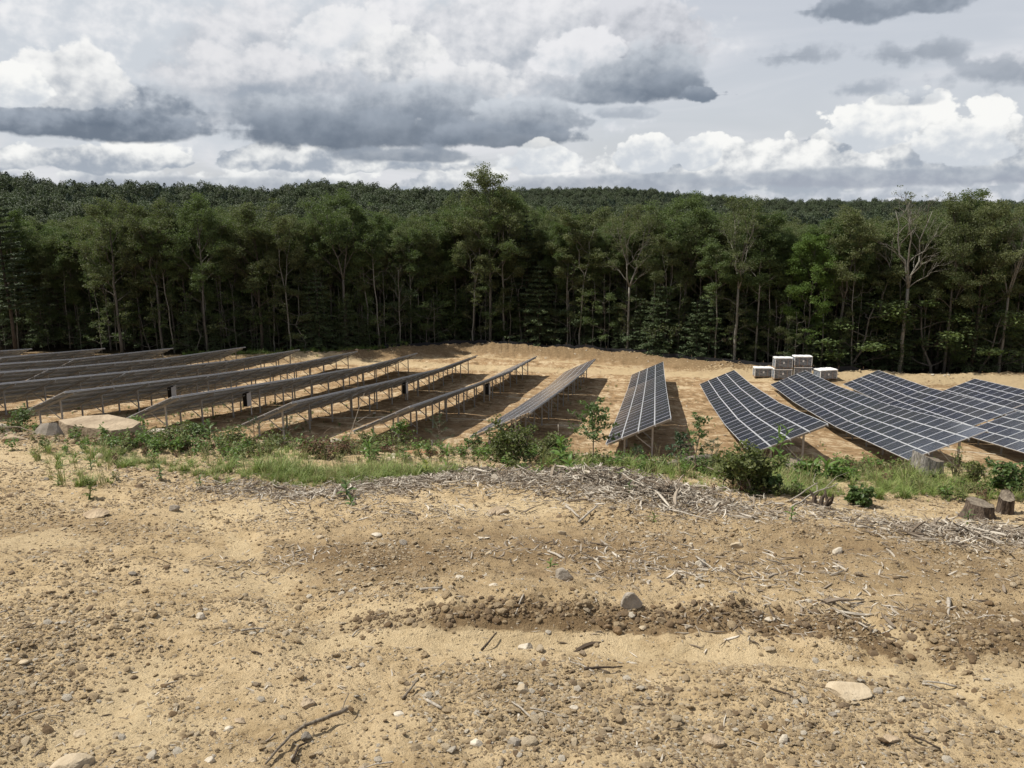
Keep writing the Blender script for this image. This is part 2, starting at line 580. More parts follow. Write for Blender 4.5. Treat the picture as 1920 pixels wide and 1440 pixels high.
def path_dist(x, y, pts):
    """distance to a polyline and the arc parameter 0..1"""
    best = np.full(np.shape(x), 1e9); n = len(pts) - 1
    for i in range(n):
        ax, ay = pts[i][:2]; bx, by = pts[i + 1][:2]
        L = (bx - ax) ** 2 + (by - ay) ** 2
        k = np.clip(((x - ax) * (bx - ax) + (y - ay) * (by - ay)) / L, 0, 1)
        best = np.minimum(best, np.hypot(x - ax - k * (bx - ax), y - ay - k * (by - ay)))
    return best


SC = lambda l: [at(*p) for p in l]
BANK = SC([(560, 1185), (700, 1178), (850, 1186), (1000, 1184), (1200, 1190), (1400, 1195), (1560, 1215), (1720, 1250), (1900, 1260), (2050, 1265)])
WASH = SC([(600, 1208), (760, 1200), (900, 1205), (1040, 1200), (1200, 1215), (1340, 1222), (1500, 1245), (1640, 1262)])
RILL = SC([(1620, 1180), (1690, 1215), (1760, 1275), (1850, 1330), (1940, 1375), (2050, 1420)])
RUT = SC([(380, 960), (440, 1000), (470, 1060), (560, 1130), (640, 1180)])
RILL2 = SC([(290, 1240), (250, 1290), (190, 1330), (120, 1380), (40, 1440)])
SCARP = SC([(1100, 985), (1250, 1010), (1420, 1025), (1600, 1050), (1800, 1075), (1990, 1080)])
PATCH = [(at(130, 876), 0.95, 0.45), (at(470, 1078), 0.42, 0.22), (at(700, 1160), 0.5, 0.16), (at(1640, 975), 1.0, 0.5), (at(1790, 985), 0.75, 0.4), (at(455, 950), 0.4, 0.25), (at(960, 955), 0.8, 0.28), (at(260, 1370), 0.3, 0.2), (at(1890, 1280), 0.35, 0.2), (at(250, 880), 0.3, 0.2), (at(60, 1010), 0.5, 0.3), (at(1490, 935), 0.7, 0.3)]


def near_fade(y): return np.clip((30 - y) / 10, 0, 1)


def detail_z(x, y):
    x, y = np.asarray(x, float), np.asarray(y, float)
    nf = near_fade(y)
    d = nf * (0.10 * fbm(x, y, 0.35, 3, 3) + 0.042 * fbm(x, y, 1.6, 4, 21))
    fine = np.clip((16 - y) / 4, 0, 1)
    smoothp = np.zeros_like(d)
    for c, a, b in PATCH: smoothp = np.maximum(smoothp, blob(x, y, c, a * 1.1, b * 1.3))
    for pth, wd in ((WASH, .10), (RILL, .07), (RILL2, .09)):
        smoothp = np.maximum(smoothp, np.exp(-(path_dist(x, y, pth) / wd) ** 2))
    rough = fbm(x, y, 9, 4, 55, 0.6)
    d = d + fine * (1 - smoothp) * (0.019 * rough + 0.013 * np.abs(fbm(x, y, 22, 2, 71)))
    crust = np.abs(fbm(x, y, 2.4, 4, 141)) ; crust2 = np.abs(fbm(x, y, 7.5, 3, 151))
    d = d + fine * (1 - smoothp) * (0.045 * np.minimum(crust, .5) + 0.022 * np.minimum(crust2, .5))
    d = d + fine * (1 - smoothp) * 0.030 * fbm(x * .28, y * 2.6, 1.0, 4, 161)
    # the crumbled bank above the wash, rills cut by rain
    db = path_dist(x, y, BANK)
    by = np.interp(x, [p[0] for p in BANK], [p[1] for p in BANK])
    rise = np.clip((y - by) / 0.22, 0, 1)
    fadeb = np.interp(x, [BANK[0][0] - .3, BANK[1][0] + .3], [0, 1])
    d = d + fadeb * rise * 0.085 * (1 + .5 * fbm(x, y, 1.2, 2, 64)) * np.exp(-np.maximum(y - by - .1, 0) / 0.75) * (1 + 0.5 * rough)
    d = d - 0.035 * np.exp(-(path_dist(x, y, WASH) / 0.13) ** 2)
    d = d - 0.045 * np.exp(-(path_dist(x, y, RILL) / 0.10) ** 2)
    d = d - 0.030 * np.exp(-(path_dist(x, y, RILL2) / 0.12) ** 2)
    d = d - 0.04 * np.exp(-(path_dist(x, y, RUT) / 0.16) ** 2)
    sy = np.interp(x, [p[0] for p in SCARP], [p[1] for p in SCARP])
    fs = np.interp(x, [SCARP[0][0] - .5, SCARP[0][0] + .5], [0, 1])
    d = d + fs * 0.05 * np.clip((y - sy) / 0.2, 0, 1) * np.exp(-np.maximum(y - sy, 0) / 1.1)
    # earth mound at the left under the rocks, chip pile in the middle
    d = d + 0.10 * blob(x, y, MOUND, 2.6, 1.3) + 0.07 * blob(x, y, CHIPC, 1.5, 0.45, -0.05) + 0.05 * blob(x, y, CHIPD, 0.9, 0.35)
    # graded ground between the rows: wheel tracks and clods; the berm before the trees
    t = x * TV[0] + y * TV[1]; q = x * NV[0] + y * NV[1]
    mid = np.clip((y - 34) / 8, 0, 1) * np.clip((150 - y) / 20, 0, 1)
    d = d + mid * (0.16 * fbm(x, y, 0.22, 4, 91) + 0.07 * np.abs(fbm(x, y, 0.8, 3, 93)) + 0.05 * fbm(q, t * .3, 1.1, 3, 95))
    for tt_ in (102.6, 104.4, 108.0, 109.7): d = d - mid * 0.09 * np.exp(-((t - tt_ - .5 * np.sin(q * .09)) / .35) ** 2)
    q8 = (q + 27.2) % 7.95
    for o_ in (5.6, 7.2): d = d - mid * 0.05 * np.exp(-((q8 - o_ - .15 * np.sin(t * .12)) / .28) ** 2)
    e = wood_edge(q) - t
    berm = np.exp(-((e - 4.0) / 2.6) ** 2) * np.interp(q, [-62, -48], [0.25, 1.0])
    d = d + berm * (0.90 + 0.35 * fbm(x, y, 0.35, 3, 33) + 0.45 * np.abs(fbm(x, y, 1.0, 3, 37)))
    d = d - 0.18 * np.exp(-((e - 9.5) / 1.5) ** 2) * np.interp(q, [-50, -35], [0, 1])
    return d


MOUND = at(110, 845); CHIPC = at(1010, 925); CHIPD = at(1260, 950)


def gz(x, y): return base_z(x, y) + detail_z(x, y)


def G(px, py, dz=0.0):
    p = at(px, py)
    return (float(p[0]), float(p[1]), float(gz(p[0], p[1])) + dz)


def spaced(segs):
    out = [segs[0][0]]
    for a, b, s0, s1 in segs:
        v = a
        while v < b - 1e-6:
            k = (v - a) / (b - a); v += s0 * (1 - k) + s1 * k; out.append(min(v, b))
    return np.unique(np.round(np.array(out), 4))


gx_pos = spaced([(0, 3.2, .022, .03), (3.2, 9, .035, .09), (9, 20, .12, .6), (20, 100, .7, 1.2), (100, 400, 2, 12), (400, 1400, 16, 60), (1400, 9000, 200, 1800)])
gxs = np.concatenate([-gx_pos[::-1], gx_pos[1:]])
gys = np.concatenate([spaced([(-60, -3, 6, .6), (-3, 2.0, .5, .06)])[:-1],
                      spaced([(2.0, 5.5, .020, .026), (5.5, 11, .030, .055), (11, 18, .07, .25), (18, 44, .5, 1.0), (44, 135, .75, .9), (135, 400, 2, 10), (400, 1500, 12, 40), (1500, 12000, 200, 2500)])])
X, Y = np.meshgrid(gxs, gys)
Z = gz(X, Y)
ny, nx = X.shape
ii = (np.arange(ny - 1)[:, None] * nx + np.arange(nx - 1)[None, :]).ravel()
quads = np.stack([ii, ii + 1, ii + nx + 1, ii + nx], -1)


# ---- ground colour masks: what the surface IS there (sand, soil, forest floor), never light
def masks(x, y):
    t = x * TV[0] + y * TV[1]; q = x * NV[0] + y * NV[1]
    sand = np.zeros_like(x)
    for c, a, b in PATCH: sand = np.maximum(sand, blob(x, y, c, a, b))
    sand = np.maximum(sand, np.exp(-(path_dist(x, y, WASH) / 0.16) ** 2))
    sand = np.maximum(sand, np.exp(-(path_dist(x, y, RILL) / 0.09) ** 2))
    sand = np.maximum(sand, np.exp(-(path_dist(x, y, RILL2) / 0.13) ** 2))
    sand = np.maximum(sand, 0.6 * np.exp(-(path_dist(x, y, RUT) / 0.18) ** 2))
    e = wood_edge(q) - t
    road = np.exp(-((t - 106.0 - np.clip(-q - 20, 0, 30) * .05) / 2.6) ** 2) + 0.8 * np.exp(-((e - 10.5) / 0.9) ** 2)
    road = np.clip(road, 0, 1) * np.interp(q, [-70, -45, 40, 70], [0.5, 1, 1, .8])
    sand = np.maximum(sand, road * (t > 60))
    soil = np.zeros_like(x)
    db = path_dist(x, y, BANK) + 0.5 * (y < np.interp(x, [p[0] for p in BANK], [p[1] for p in BANK]))
    soil = np.maximum(soil, np.exp(-(np.maximum(db - .06, 0) / 0.14) ** 2) * (x > BANK[0][0]))
    soil = np.maximum(soil, 0.62 * blob(x, y, at(1300, 1050), 3.2, 1.3))
    soil = np.maximum(soil, 0.8 * blob(x, y, at(1850, 1190), 0.7, 0.45))
    soil = np.maximum(soil, 0.65 * blob(x, y, at(700, 1050), 1.3, 0.8))
    soil = np.maximum(soil, 1.1 * blob(x, y, at(60, 835), 2.2, 0.9))
    soil = np.maximum(soil, 0.5 * blob(x, y, at(100, 1000), 1.3, 0.8))
    veg = np.clip((y - 10.5) / 2, 0, 1) * np.clip((46 - t) / 5, 0, 1)
    soil = np.maximum(soil, 0.6 * veg)
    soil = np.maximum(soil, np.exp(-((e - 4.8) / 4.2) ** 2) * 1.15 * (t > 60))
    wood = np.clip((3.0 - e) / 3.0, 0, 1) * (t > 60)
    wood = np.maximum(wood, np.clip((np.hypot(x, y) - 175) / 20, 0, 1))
    return sand, soil, wood


m_ground, t = material('ground_earth')
P3 = t.node('ShaderNodeTexCoord').outputs['Object']
sand_a, soil_a, wood_a = t.attr('sand'), t.attr('soil'), t.attr('wood')
n_big = t.noise(P3, 0.55, 5, 0.6, 0.5)
n_mid = t.noise(P3, 3.2, 6, 0.62, 0.3)
n_fin = t.noise(P3, 19, 7, 0.72)
n_gr = t.noise(P3, 110, 4, 0.7)
vor = t.voronoi(P3, 34, 1.0, 0.6)
sx_, sy_, sz_ = t.sep(P3)
n_str = t.noise(t.xyz(t.mul(sx_, .35), t.mul(sy_, 2.4), 0), 1.6, 6, 0.65, 0.5)
tone = t.add(t.add(t.mul(n_mid, 0.42), t.mul(n_fin, 0.33)), t.mul(n_str, 0.25))
earth = t.ramp(tone, [(0.34, (0.17, 0.112, 0.058)), (0.44, (0.40, 0.295, 0.165)), (0.55, (0.52, 0.40, 0.24)), (0.68, (0.52, 0.40, 0.245))])
sandc = t.ramp(n_fin, [(0.3, (0.47, 0.36, 0.21)), (0.7, (0.58, 0.465, 0.29))])
soilc = t.ramp(tone, [(0.32, (0.085, 0.055, 0.030)), (0.5, (0.165, 0.108, 0.056)), (0.66, (0.27, 0.185, 0.10))])
s_m = t.smooth(t.add(t.mul(sand_a, 1.05), t.add(t.mul(t.sub(n_mid, 0.5), 1.9), t.mul(t.sub(n_big, 0.5), 1.0))), 0.36, 0.66)
d_m = t.smooth(t.add(soil_a, t.add(t.mul(t.sub(n_mid, 0.5), 1.0), t.mul(t.sub(n_big, 0.5), 1.0))), 0.18, 0.75)
c = t.mix(t.mul(d_m, 0.85), earth, soilc)
c = t.mix(t.mul(s_m, 0.62), c, sandc)
grains = t.smooth(n_gr, 0.62, 0.72)
c = t.mix(t.mul(grains, 0.30), c, (0.52, 0.44, 0.31))
dark = t.smooth(n_gr, 0.40, 0.30)
c = t.mix(t.mul(dark, 0.25), c, (0.10, 0.065, 0.035))
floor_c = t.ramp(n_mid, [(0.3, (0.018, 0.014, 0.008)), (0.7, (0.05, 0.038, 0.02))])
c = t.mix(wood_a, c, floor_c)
hgt = t.add(t.mul(n_fin, 1.0), t.add(t.mul(n_gr, 0.35), t.mul(t.smooth(vor, 0.0, 0.6), 0.35)))
far_n = t.add(t.mul(t.noise(P3, 0.42, 8, 0.74, 1.0), 0.6), t.mul(t.noise(t.xyz(t.mul(sx_, 1.0), t.mul(sy_, .35), 0), 1.5, 7, 0.7, 0.6), 0.4))
dist_m = t.attr('field')
c2 = t.mix(t.smooth(far_n, 0.50, 0.575), t.mix(t.smooth(far_n, 0.49, 0.41), (0.31, 0.20, 0.105), (0.13, 0.080, 0.040)), (0.54, 0.42, 0.27))
c = t.mix(t.mul(t.mul(dist_m, t.sub(1.0, wood_a)), t.mul(0.88, t.mul(t.sub(1.0, t.mul(s_m, .7)), t.sub(1.0, t.mul(soil_a, .9))))), c, c2)
fh = t.noise(P3, 1.6, 8, 0.72, 0.4)
nrm = t.bump(t.mul(fh, dist_m), 1.0, 0.35)
nrm = t.bump(hgt, 0.95, 0.036, nrm)
finish(m_ground, t, principled(t, c, 0.95, 0, 0.08, nrm))

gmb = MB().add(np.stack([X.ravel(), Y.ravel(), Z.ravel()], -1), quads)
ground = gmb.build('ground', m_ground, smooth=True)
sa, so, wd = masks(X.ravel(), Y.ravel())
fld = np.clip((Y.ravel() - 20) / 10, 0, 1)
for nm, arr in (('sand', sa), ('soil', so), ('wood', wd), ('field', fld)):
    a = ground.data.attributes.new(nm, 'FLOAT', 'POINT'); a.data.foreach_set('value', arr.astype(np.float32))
tag(ground, 'bare tan construction ground sloping down to the panels and the woods', None, None, 'structure')
print('ground', X.size)

# ------------------------------------------------------------------ solar panel rows
def metal(name, col_, rough, met, grime=0.25, sc=9):
    m, t = material(name)
    P = t.node('ShaderNodeTexCoord').outputs['Object']
    n = t.noise(P, sc, 5, 0.65)
    c = t.mix(t.mul(t.smooth(n, 0.35, 0.7), grime), col_, tuple(v * 0.55 for v in col_))
    return finish(m, t, principled(t, c, t.smooth(n, 0.3, 0.7, rough - .08, rough + .1), met, 0.4))


m_frame = metal('aluminium_frame', (0.58, 0.59, 0.60), 0.45, 0.35, 0.12)
m_galv = metal('galvanised_steel', (0.38, 0.375, 0.36), 0.6, 0.3, 0.35, 6)
m_rail = metal('steel_rail', (0.44, 0.44, 0.43), 0.5, 0.4, 0.3, 5)

PW, PL = 0.99, 1.80
m_glass, t = material('solar_cells')
P = t.node('ShaderNodeTexCoord').outputs['Object']
ox, oy, oz = t.sep(P)
ax, ay = t.math('ABSOLUTE', ox), t.math('ABSOLUTE', oy)


def comb(v, pitch, half, offset):
    f = t.math('FRACT', t.add(t.math('DIVIDE', v, pitch), offset))
    d = t.math('ABSOLUTE', t.sub(f, 0.5))
    return t.smooth(d, 0.5 - half - .004, 0.5 - half + .004, 0, 1, 'LINEAR')


cw, cl = 0.1545, 0.1565
grid = t.math('MAXIMUM', comb(ox, cw, 0.010, 0.0), comb(oy, cl * 1.08, 0.010, 0.0))
edge = t.math('MAXIMUM', t.smooth(ax, PW / 2 - .036, PW / 2 - .030, 0, 1, 'LINEAR'), t.smooth(ay, PL / 2 - .050, PL / 2 - .044, 0, 1, 'LINEAR'))
bus = comb(ox, cw / 4, 0.035, 0.0)
oinf = t.node('ShaderNodeObjectInfo').outputs['Random']
cell_id = t.node('ShaderNodeTexWhiteNoise', noise_dimensions='3D')
t.put(cell_id.inputs['Vector'], t.xyz(t.math('FLOOR', t.math('DIVIDE', ox, cw)), t.math('FLOOR', t.math('DIVIDE', oy, cl * 1.08)), t.mul(oinf, 91)))
cellc = t.mix(t.mul(t.sub(cell_id.outputs['Value'], 0.0), 0.6), (0.007, 0.012, 0.030), (0.014, 0.024, 0.058))
cellc = t.mix(t.mul(oinf, 0.7), cellc, (0.016, 0.019, 0.030))
c = t.mix(t.mul(bus, 0.10), cellc, (0.30, 0.31, 0.33))
c = t.mix(grid, c, (0.42, 0.44, 0.46))
c = t.mix(edge, c, (0.42, 0.43, 0.44))
dust = t.noise(P, 3.0, 5, 0.6)
c = t.mix(t.mul(t.smooth(dust, 0.35, 0.75), 0.10), c, (0.4, 0.33, 0.24))
finish(m_glass, t, principled(t, c, t.smooth(dust, 0.3, 0.8, 0.10, 0.22), 0, 0.5))
m_back, t = material('panel_backsheet')
P = t.node('ShaderNodeTexCoord').outputs['Object']
finish(m_back, t, principled(t, t.mix(t.noise(P, 2.5, 4), (0.31, 0.355, 0.41), (0.39, 0.435, 0.49)), 0.6, 0, 0.3))


def ring(mb, x, y, w_, z, mat, up):
    v = [(-x, -y, z), (x, -y, z), (x, y, z), (-x, y, z), (-x + w_, -y + w_, z), (x - w_, -y + w_, z), (x - w_, y - w_, z), (-x + w_, y - w_, z)]
    f = [(0, 1, 5, 4), (1, 2, 6, 5), (2, 3, 7, 6), (3, 0, 4, 7)]
    mb.add(v, f if up else [q[::-1] for q in f], mat)


pm = MB()
hx, hy = PW / 2, PL / 2
pm.add([(sx * hx, sy * hy, z) for z in (0, -.04) for sx, sy in ((-1, -1), (1, -1), (1, 1), (-1, 1))], [(0, 4, 5, 1), (1, 5, 6, 2), (2, 6, 7, 3), (3, 7, 4, 0)], 0)
ring(pm, hx, hy, .018, 0, 0, True)
pm.add([(sx * (hx - .018), sy * (hy - .018), z) for z in (0, -.004) for sx, sy in ((-1, -1), (1, -1), (1, 1), (-1, 1))], [(0, 1, 5, 4), (1, 2, 6, 5), (2, 3, 7, 6), (3, 0, 4, 7)], 0)
pm.add([(-hx + .018, -hy + .018, -.004), (hx - .018, -hy + .018, -.004), (hx - .018, hy - .018, -.004), (-hx + .018, hy - .018, -.004)], [(0, 1, 2, 3)], 1)
ring(pm, hx, hy, .030, -.04, 0, False)
pm.add([(sx * (hx - .030), sy * (hy - .030), z) for z in (-.04, -.010) for sx, sy in ((-1, -1), (1, -1), (1, 1), (-1, 1))], [(0, 4, 5, 1), (1, 5, 6, 2), (2, 6, 7, 3), (3, 7, 4, 0)], 0)
pm.add([(-hx + .030, -hy + .030, -.010), (hx - .030, -hy + .030, -.010), (hx - .030, hy - .030, -.010), (-hx + .030, hy - .030, -.010)], [(3, 2, 1, 0)], 2)
panel_me = pm.mesh('solar_panel', [m_frame, m_glass, m_back])

TAU = R(25.0)
LT = [42, 46, 50, 56, 60, 65, 77, 84, 91, 96, 100]
LZ = [-12.35, -13.45, -13.95, -14.80, -15.40, -16.05, -17.70, -18.45, -19.35, -19.70, -20.05]


def low_z(tt): return float(np.interp(tt, LT, LZ))


def row(q, bounds, label, drop=None, dz=0.0):
    t0 = bounds[0]
    o = NV * q + TV * t0
    z0 = low_z(t0)
    root = empty('solar_panel_row', (o[0], o[1], z0), -PSI, label, 'solar panels', 'parallel rows of tilted solar panels')
    for k, (a, b) in enumerate(zip(bounds[:-1], bounds[1:])):
        za = low_z(a) - z0 + dz; zb = low_z(b) - z0 + dz
        if drop and k in drop: za -= drop[k]; zb -= drop[k]
        p0 = Vector((0, a - t0, za)); p1 = Vector((0, b - t0, zb))
        A = (p1 - p0).normalized()
        Cc = Vector((math.cos(TAU), 0, math.sin(TAU))); Cc = (Cc - A * Cc.dot(A)).normalized()
        N = Cc.cross(A)
        L = (p1 - p0).length - 0.22
        n = int(round(L / 1.815)); pl = L / n
        M0 = Matrix((Cc, A, N)).transposed().to_4x4()
        for i in range(n):
            for j in range(4):
                jit = N * random.uniform(-.006, .006)
                m = M0.copy()
                m.translation = p0 + A * (0.11 + (i + .5) * pl) + Cc * (0.5 + j * 1.0105) + jit
                d = bpy.data.objects.new('solar_panel', panel_me)
                d.matrix_local = m @ Matrix.Diagonal((1, (pl - .016) / PL, 1, 1))
                link(d, root)
        # rails along the row, beams up the slope, posts and braces
        def pt(al, ac, dn): return p0 + A * al + Cc * ac - N * dn
        for ac in (0.10, 1.02, 2.02, 3.03, 3.97):
            MB().bar(pt(0.03, ac, .085), pt(L + .19, ac, .085), .05, .085, 0, N).build('rail', m_rail, root)
        np_ = max(2, int(round(L / 3.55)))
        sp = (L - 1.6) / (np_ - 1)
        for i in range(np_):
            al = 0.8 + 0.11 + i * sp
            MB().bar(pt(al, .12, .185), pt(al, 3.95, .185), .065, .11, 0, N).build('beam', m_galv, root)
            feet = []
            for ac in (1.10, 2.85):
                top = pt(al, ac, .17)
                wxy = NV * (q + top.x) + TV * (t0 + top.y)
                gzz = float(gz(wxy[0], wxy[1])) - z0
                mb = MB()
                x, y = top.x, top.y
                for (x0, x1, y0, y1) in ((-.05, .05, -.05, -.042), (-.05, -.042, -.042, .03), (.042, .05, -.042, .03)):
                    mb.box(x + x0, x + x1, y + y0, y + y1, gzz - .3, top.z)
                mb.build('post', m_galv, root)
                feet.append((x, y, gzz, top.z))
            x, y, gg, tz = feet[1]
            b0 = pt(al, 1.75, .24)
            foot = Vector((x - .05, y - .09, gg + 0.38 * (tz - gg) * .8))
            MB().bar(Vector((b0.x, b0.y - .09, b0.z)), foot, .05, .05).build('brace', m_galv, root)
    return root


rows_q = {}
ROWS = [
    (29.4, [58, 75, 91.5], 'panel row farthest to the right, cut off by the right edge', None),
    (21.05, [43.2, 60.2, 78.6, 96.3], 'second panel row from the right with a small step near its middle', {0: .10}),
    (12.85, [42.9, 60.2, 77.5, 93.9], 'large panel row whose near corner points at the grey stump', None),
    (5.05, [41.9, 58.3, 75.5, 92.2], 'curved panel row ending behind the big green bush', None),
    (-2.6, [45.8, 63.3, 83.2, 98.6], 'narrow panel row in the middle whose face points at the viewer', None),
    (-10.75, [46.4, 63.8, 83, 99.8], 'panel row seen almost edge on behind the round dark bush', None),
    (-18.1, [46.4, 64, 82, 100.4], 'first row seen from behind, ending beside the gnarled stump', None),
    (-25.5, [46, 63.6, 81.5, 99.6], 'panel row seen from behind with a long bare pole leaning before it', None),
    (-33.4, [45.8, 64.4, 82, 100], 'panel row seen from behind, its near corner above the white rock', None),
    (-41.4, [46.4, 64.6, 82.2, 100], 'panel row seen from behind, its near corner above the sandstone slab', None),
    (-49.3, [46.4, 64.4, 82, 100], 'fifth panel row behind, running in from the left edge over the small bush', None),
    (-57.2, [54, 64.6, 82.5, 100.6], 'sixth row from behind, its far tip left of the grassy berm end', None),
    (-65.1, [62, 78, 96.4], 'sagging panel row seen from behind, third from the left rear', None),
    (-73, [70, 77, 93.8], 'second last low panel row against the dark woods at left', None),
    (-80.9, [78, 90.6], 'shortest panel row, rearmost at the left edge under the trees', None),
]
row_roots = [row(q, b, l, d) for q, b, l, d in ROWS]


def qt(q, tt, dz=0.0):
    p = NV * q + TV * tt
    return (float(p[0]), float(p[1]), float(gz(p[0], p[1])) + dz)


def t_for(q, px):
    best = None
    for tt in np.arange(42, 105, .1):
        p = NV * q + TV * tt; z = float(base_z(p[0], p[1])) + 1
        d = p[1] * math.cos(PITCH) - z * math.sin(PITCH)
        e = abs(960 + FOC * p[0] / d - px)
        if best is None or e < best[0]: best = (e, tt)
    return best[1]


def paint(name, col_, rough=0.6, var=0.15, sc=6, spec=0.3, bump=0.0):
    m, t = material(name)
    P = t.node('ShaderNodeTexCoord').outputs['Object']
    n = t.noise(P, sc, 5, 0.6)
    c = t.mix(n, tuple(v * (1 - var) for v in col_), tuple(min(1, v * (1 + var)) for v in col_))
    nr = t.bump(n, bump, .02) if bump else None
    return finish(m, t, principled(t, c, rough, 0, spec, nr))


m_black = paint('black_plastic', (0.012, 0.012, 0.013), 0.5)
m_cab = paint('cabinet_grey', (0.42, 0.41, 0.40), 0.5)
m_white = paint('white_plastic', (0.62, 0.62, 0.60), 0.5)
INV = [(-25.5, 760, 'dark cabinet with pale door hanging in the row behind the leaning bare pole'),
       (-18.1, 915, 'dark cabinet with pale door hanging in the row before the round dark bush'),
       (-33.4, 464, 'dark cabinet with pale door, left of the other cabinets in the nearer rows'),
       (-41.4, 323, 'small far cabinet half hidden, leftmost of the cabinets under the panels')]
for q, px, lab in INV:
    tt = t_for(q + 2.8, px)
    x, y, z = qt(q + 2.8, tt)
    e = empty('inverter_cabinet', (x, y, z), -PSI, lab, 'cabinet', 'electrical cabinets under the panel rows')
    zt = low_z(tt) + 2.8 * math.tan(TAU) - .35 - z
    MB().box(-.20, .14, -.30, .30, zt - 1.0, zt).build('housing', m_black, e)
    MB().box(.145, .17, -.32, .32, zt - 1.02, zt + .02).build('door', m_cab, e)
    MB().tube([(.05, .45, -.1), (.05, .45, zt + .1)], .035, 8).build('conduit', m_white, e)
    MB().bar((-.02, -.5, zt - .12), (-.02, .6, zt - .12), .05, .05).build('bracket', m_galv, e)

# pale marker strings across the rows
m_string = paint('pale_cord', (0.55, 0.50, 0.40), 0.8)
for (pa, pb, lab) in (((560, 789), (745, 781), 'pale cord on the ground below the row behind the leaning pole'),
                      ((840, 785), (1010, 794), 'pale cord on the ground left of the round dark bush'),
                      ((815, 735), (850, 737), 'short pale cord in the shade of the row with the dark cabinet'),
                      ((917, 742), (988, 748), 'pale cord lying from the cabinet towards the middle row'),
                      ((1012, 795), (1095, 796), 'pale cord in the shadow beside the leafy sapling'),
                      ((1740, 842), (1880, 853), 'pale cord in the shadow under the rightmost rows')):
    a, b = at(*pa), at(*pb)
    pts = []
    for k in np.linspace(0, 1, 24):
        x, y = a[0] * (1 - k) + b[0] * k, a[1] * (1 - k) + b[1] * k + .12 * math.sin(k * 9)
        pts.append((x, y, float(gz(x, y)) + .03))
    tag(MB().tube(pts, .028, 5).build('marker_cord', m_string), lab, 'cord', 'pale cords lying across the graded ground')

# ------------------------------------------------------------------ wrapped pallets of panels on the track
m_wrap, t = material('clear_wrap')
P = t.node('ShaderNodeTexCoord').outputs['Object']
ox, oy, oz = t.sep(P)
n = t.noise(t.xyz(t.mul(ox, 1.2), t.mul(oy, 1.2), t.mul(oz, 9)), 2.2, 5, 0.6, 0.6)
c = t.mix(t.smooth(n, 0.4, 0.62), (0.05, 0.062, 0.080), (0.26, 0.285, 0.32))
finish(m_wrap, t, principled(t, c, 0.28, 0, 0.6, t.bump(n, 0.4, .03)))
m_cover = paint('white_cover', (0.74, 0.74, 0.73), 0.55, 0.08, 4, 0.3, 0.4)
m_wood = paint('pallet_wood', (0.33, 0.23, 0.14), 0.85, 0.3, 8)
m_strap = paint('strap', (0.40, 0.28, 0.22), 0.6)


def crate(loc, rz, W, D_, H, label, group='wrapped pallets of panels beside the track'):
    e = empty('wrapped_pallet', loc, rz, label, 'pallet', group)
    mb = MB()
    for i in range(5): mb.box(-W / 2, W / 2, -D_ / 2 + i * (D_ - .1) / 4, -D_ / 2 + i * (D_ - .1) / 4 + .1, .10, .13)
    for x in (-W / 2, -.07, W / 2 - .14): mb.box(x, x + .14, -D_ / 2, D_ / 2, 0, .098)
    mb.build('pallet_base', m_wood, e)
    load = MB().box(-W / 2 + .05, W / 2 - .05, -D_ / 2 + .05, D_ / 2 - .05, .133, H - .20).build('wrapped_load', m_wrap, e)
    for x in (-W / 2 + .03, W / 2 - .03):
        for y in (-D_ / 2 + .03, D_ / 2 - .03):
            MB().box(x - .035, x + .035, y - .035, y + .035, .133, H - .22).build('corner_post', m_cover, e)
    cv = MB()
    nn = 9
    g0 = [(-W / 2 - .02 + (W + .04) * i / nn, -D_ / 2 - .02 + (D_ + .04) * j / 3, H - .02 + .03 * math.sin(i * 2.1 + j * 1.7)) for j in range(4) for i in range(nn + 1)]
    cv.add(g0, [(j * (nn + 1) + i, j * (nn + 1) + i + 1, (j + 1) * (nn + 1) + i + 1, (j + 1) * (nn + 1) + i) for j in range(3) for i in range(nn)])
    for (x0, y0, x1, y1) in ((-1, -1, 1, -1), (1, -1, 1, 1), (1, 1, -1, 1), (-1, 1, -1, -1)):
        k = 10; top = []; bot = []
        for i in range(k + 1):
            u = i / k
            x = (x0 + (x1 - x0) * u) * (W / 2 + .02); y = (y0 + (y1 - y0) * u) * (D_ / 2 + .02)
            top.append((x, y, H - .012)); bot.append((x * 1.006, y * 1.01, H - .11 - .04 * random.random()))
        cv.add(top + bot, [(i, i + k + 1, i + k + 2, i + 1) for i in range(k)])
    cv.build('top_cover', m_cover, e)
    MB().box(-.09, .11, -D_ / 2 + .030, -D_ / 2 + .044, H * .45, H * .45 + .24).build('paper_label', m_cover, e)
    for x in (-W * .22, W * .24):
        MB().box(x - .02, x + .02, -D_ / 2 + .034, -D_ / 2 + .046, .14, H - .24).build('strap', m_strap, e)
    return e


crz = R(-3)
cx, cy, cz_ = G(1429, 708); crate((cx, cy, cz_), crz, 2.15, 1.15, 1.22, 'single low wrapped pallet, leftmost beside the stacked pallets')
x1, y1, z1 = G(1465, 712); crate((x1, y1, z1), crz, 2.15, 1.15, 1.33, 'lower pallet of the left stack, standing on the track')
crate((x1 + .02, y1, z1 + 1.36), crz, 2.12, 1.15, 1.33, 'upper pallet of the left stack, the topmost of all')
x2, y2 = x1 + 2.38, y1 - .1; z2 = float(gz(x2, y2)); crate((x2, y2, z2), crz, 2.15, 1.15, 1.33, 'lower pallet of the right stack, half behind the panels')
crate((x2 - .03, y2, z2 + 1.36), crz, 2.12, 1.15, 1.28, 'upper pallet of the right stack, in front of the woods')
x3, y3 = x1 + 4.9, y1 - 1.2; crate((x3, y3, float(gz(x3, y3))), R(14), 2.35, 1.5, 1.25, 'turned pallet with crumpled white cover, rightmost beside the stacks')

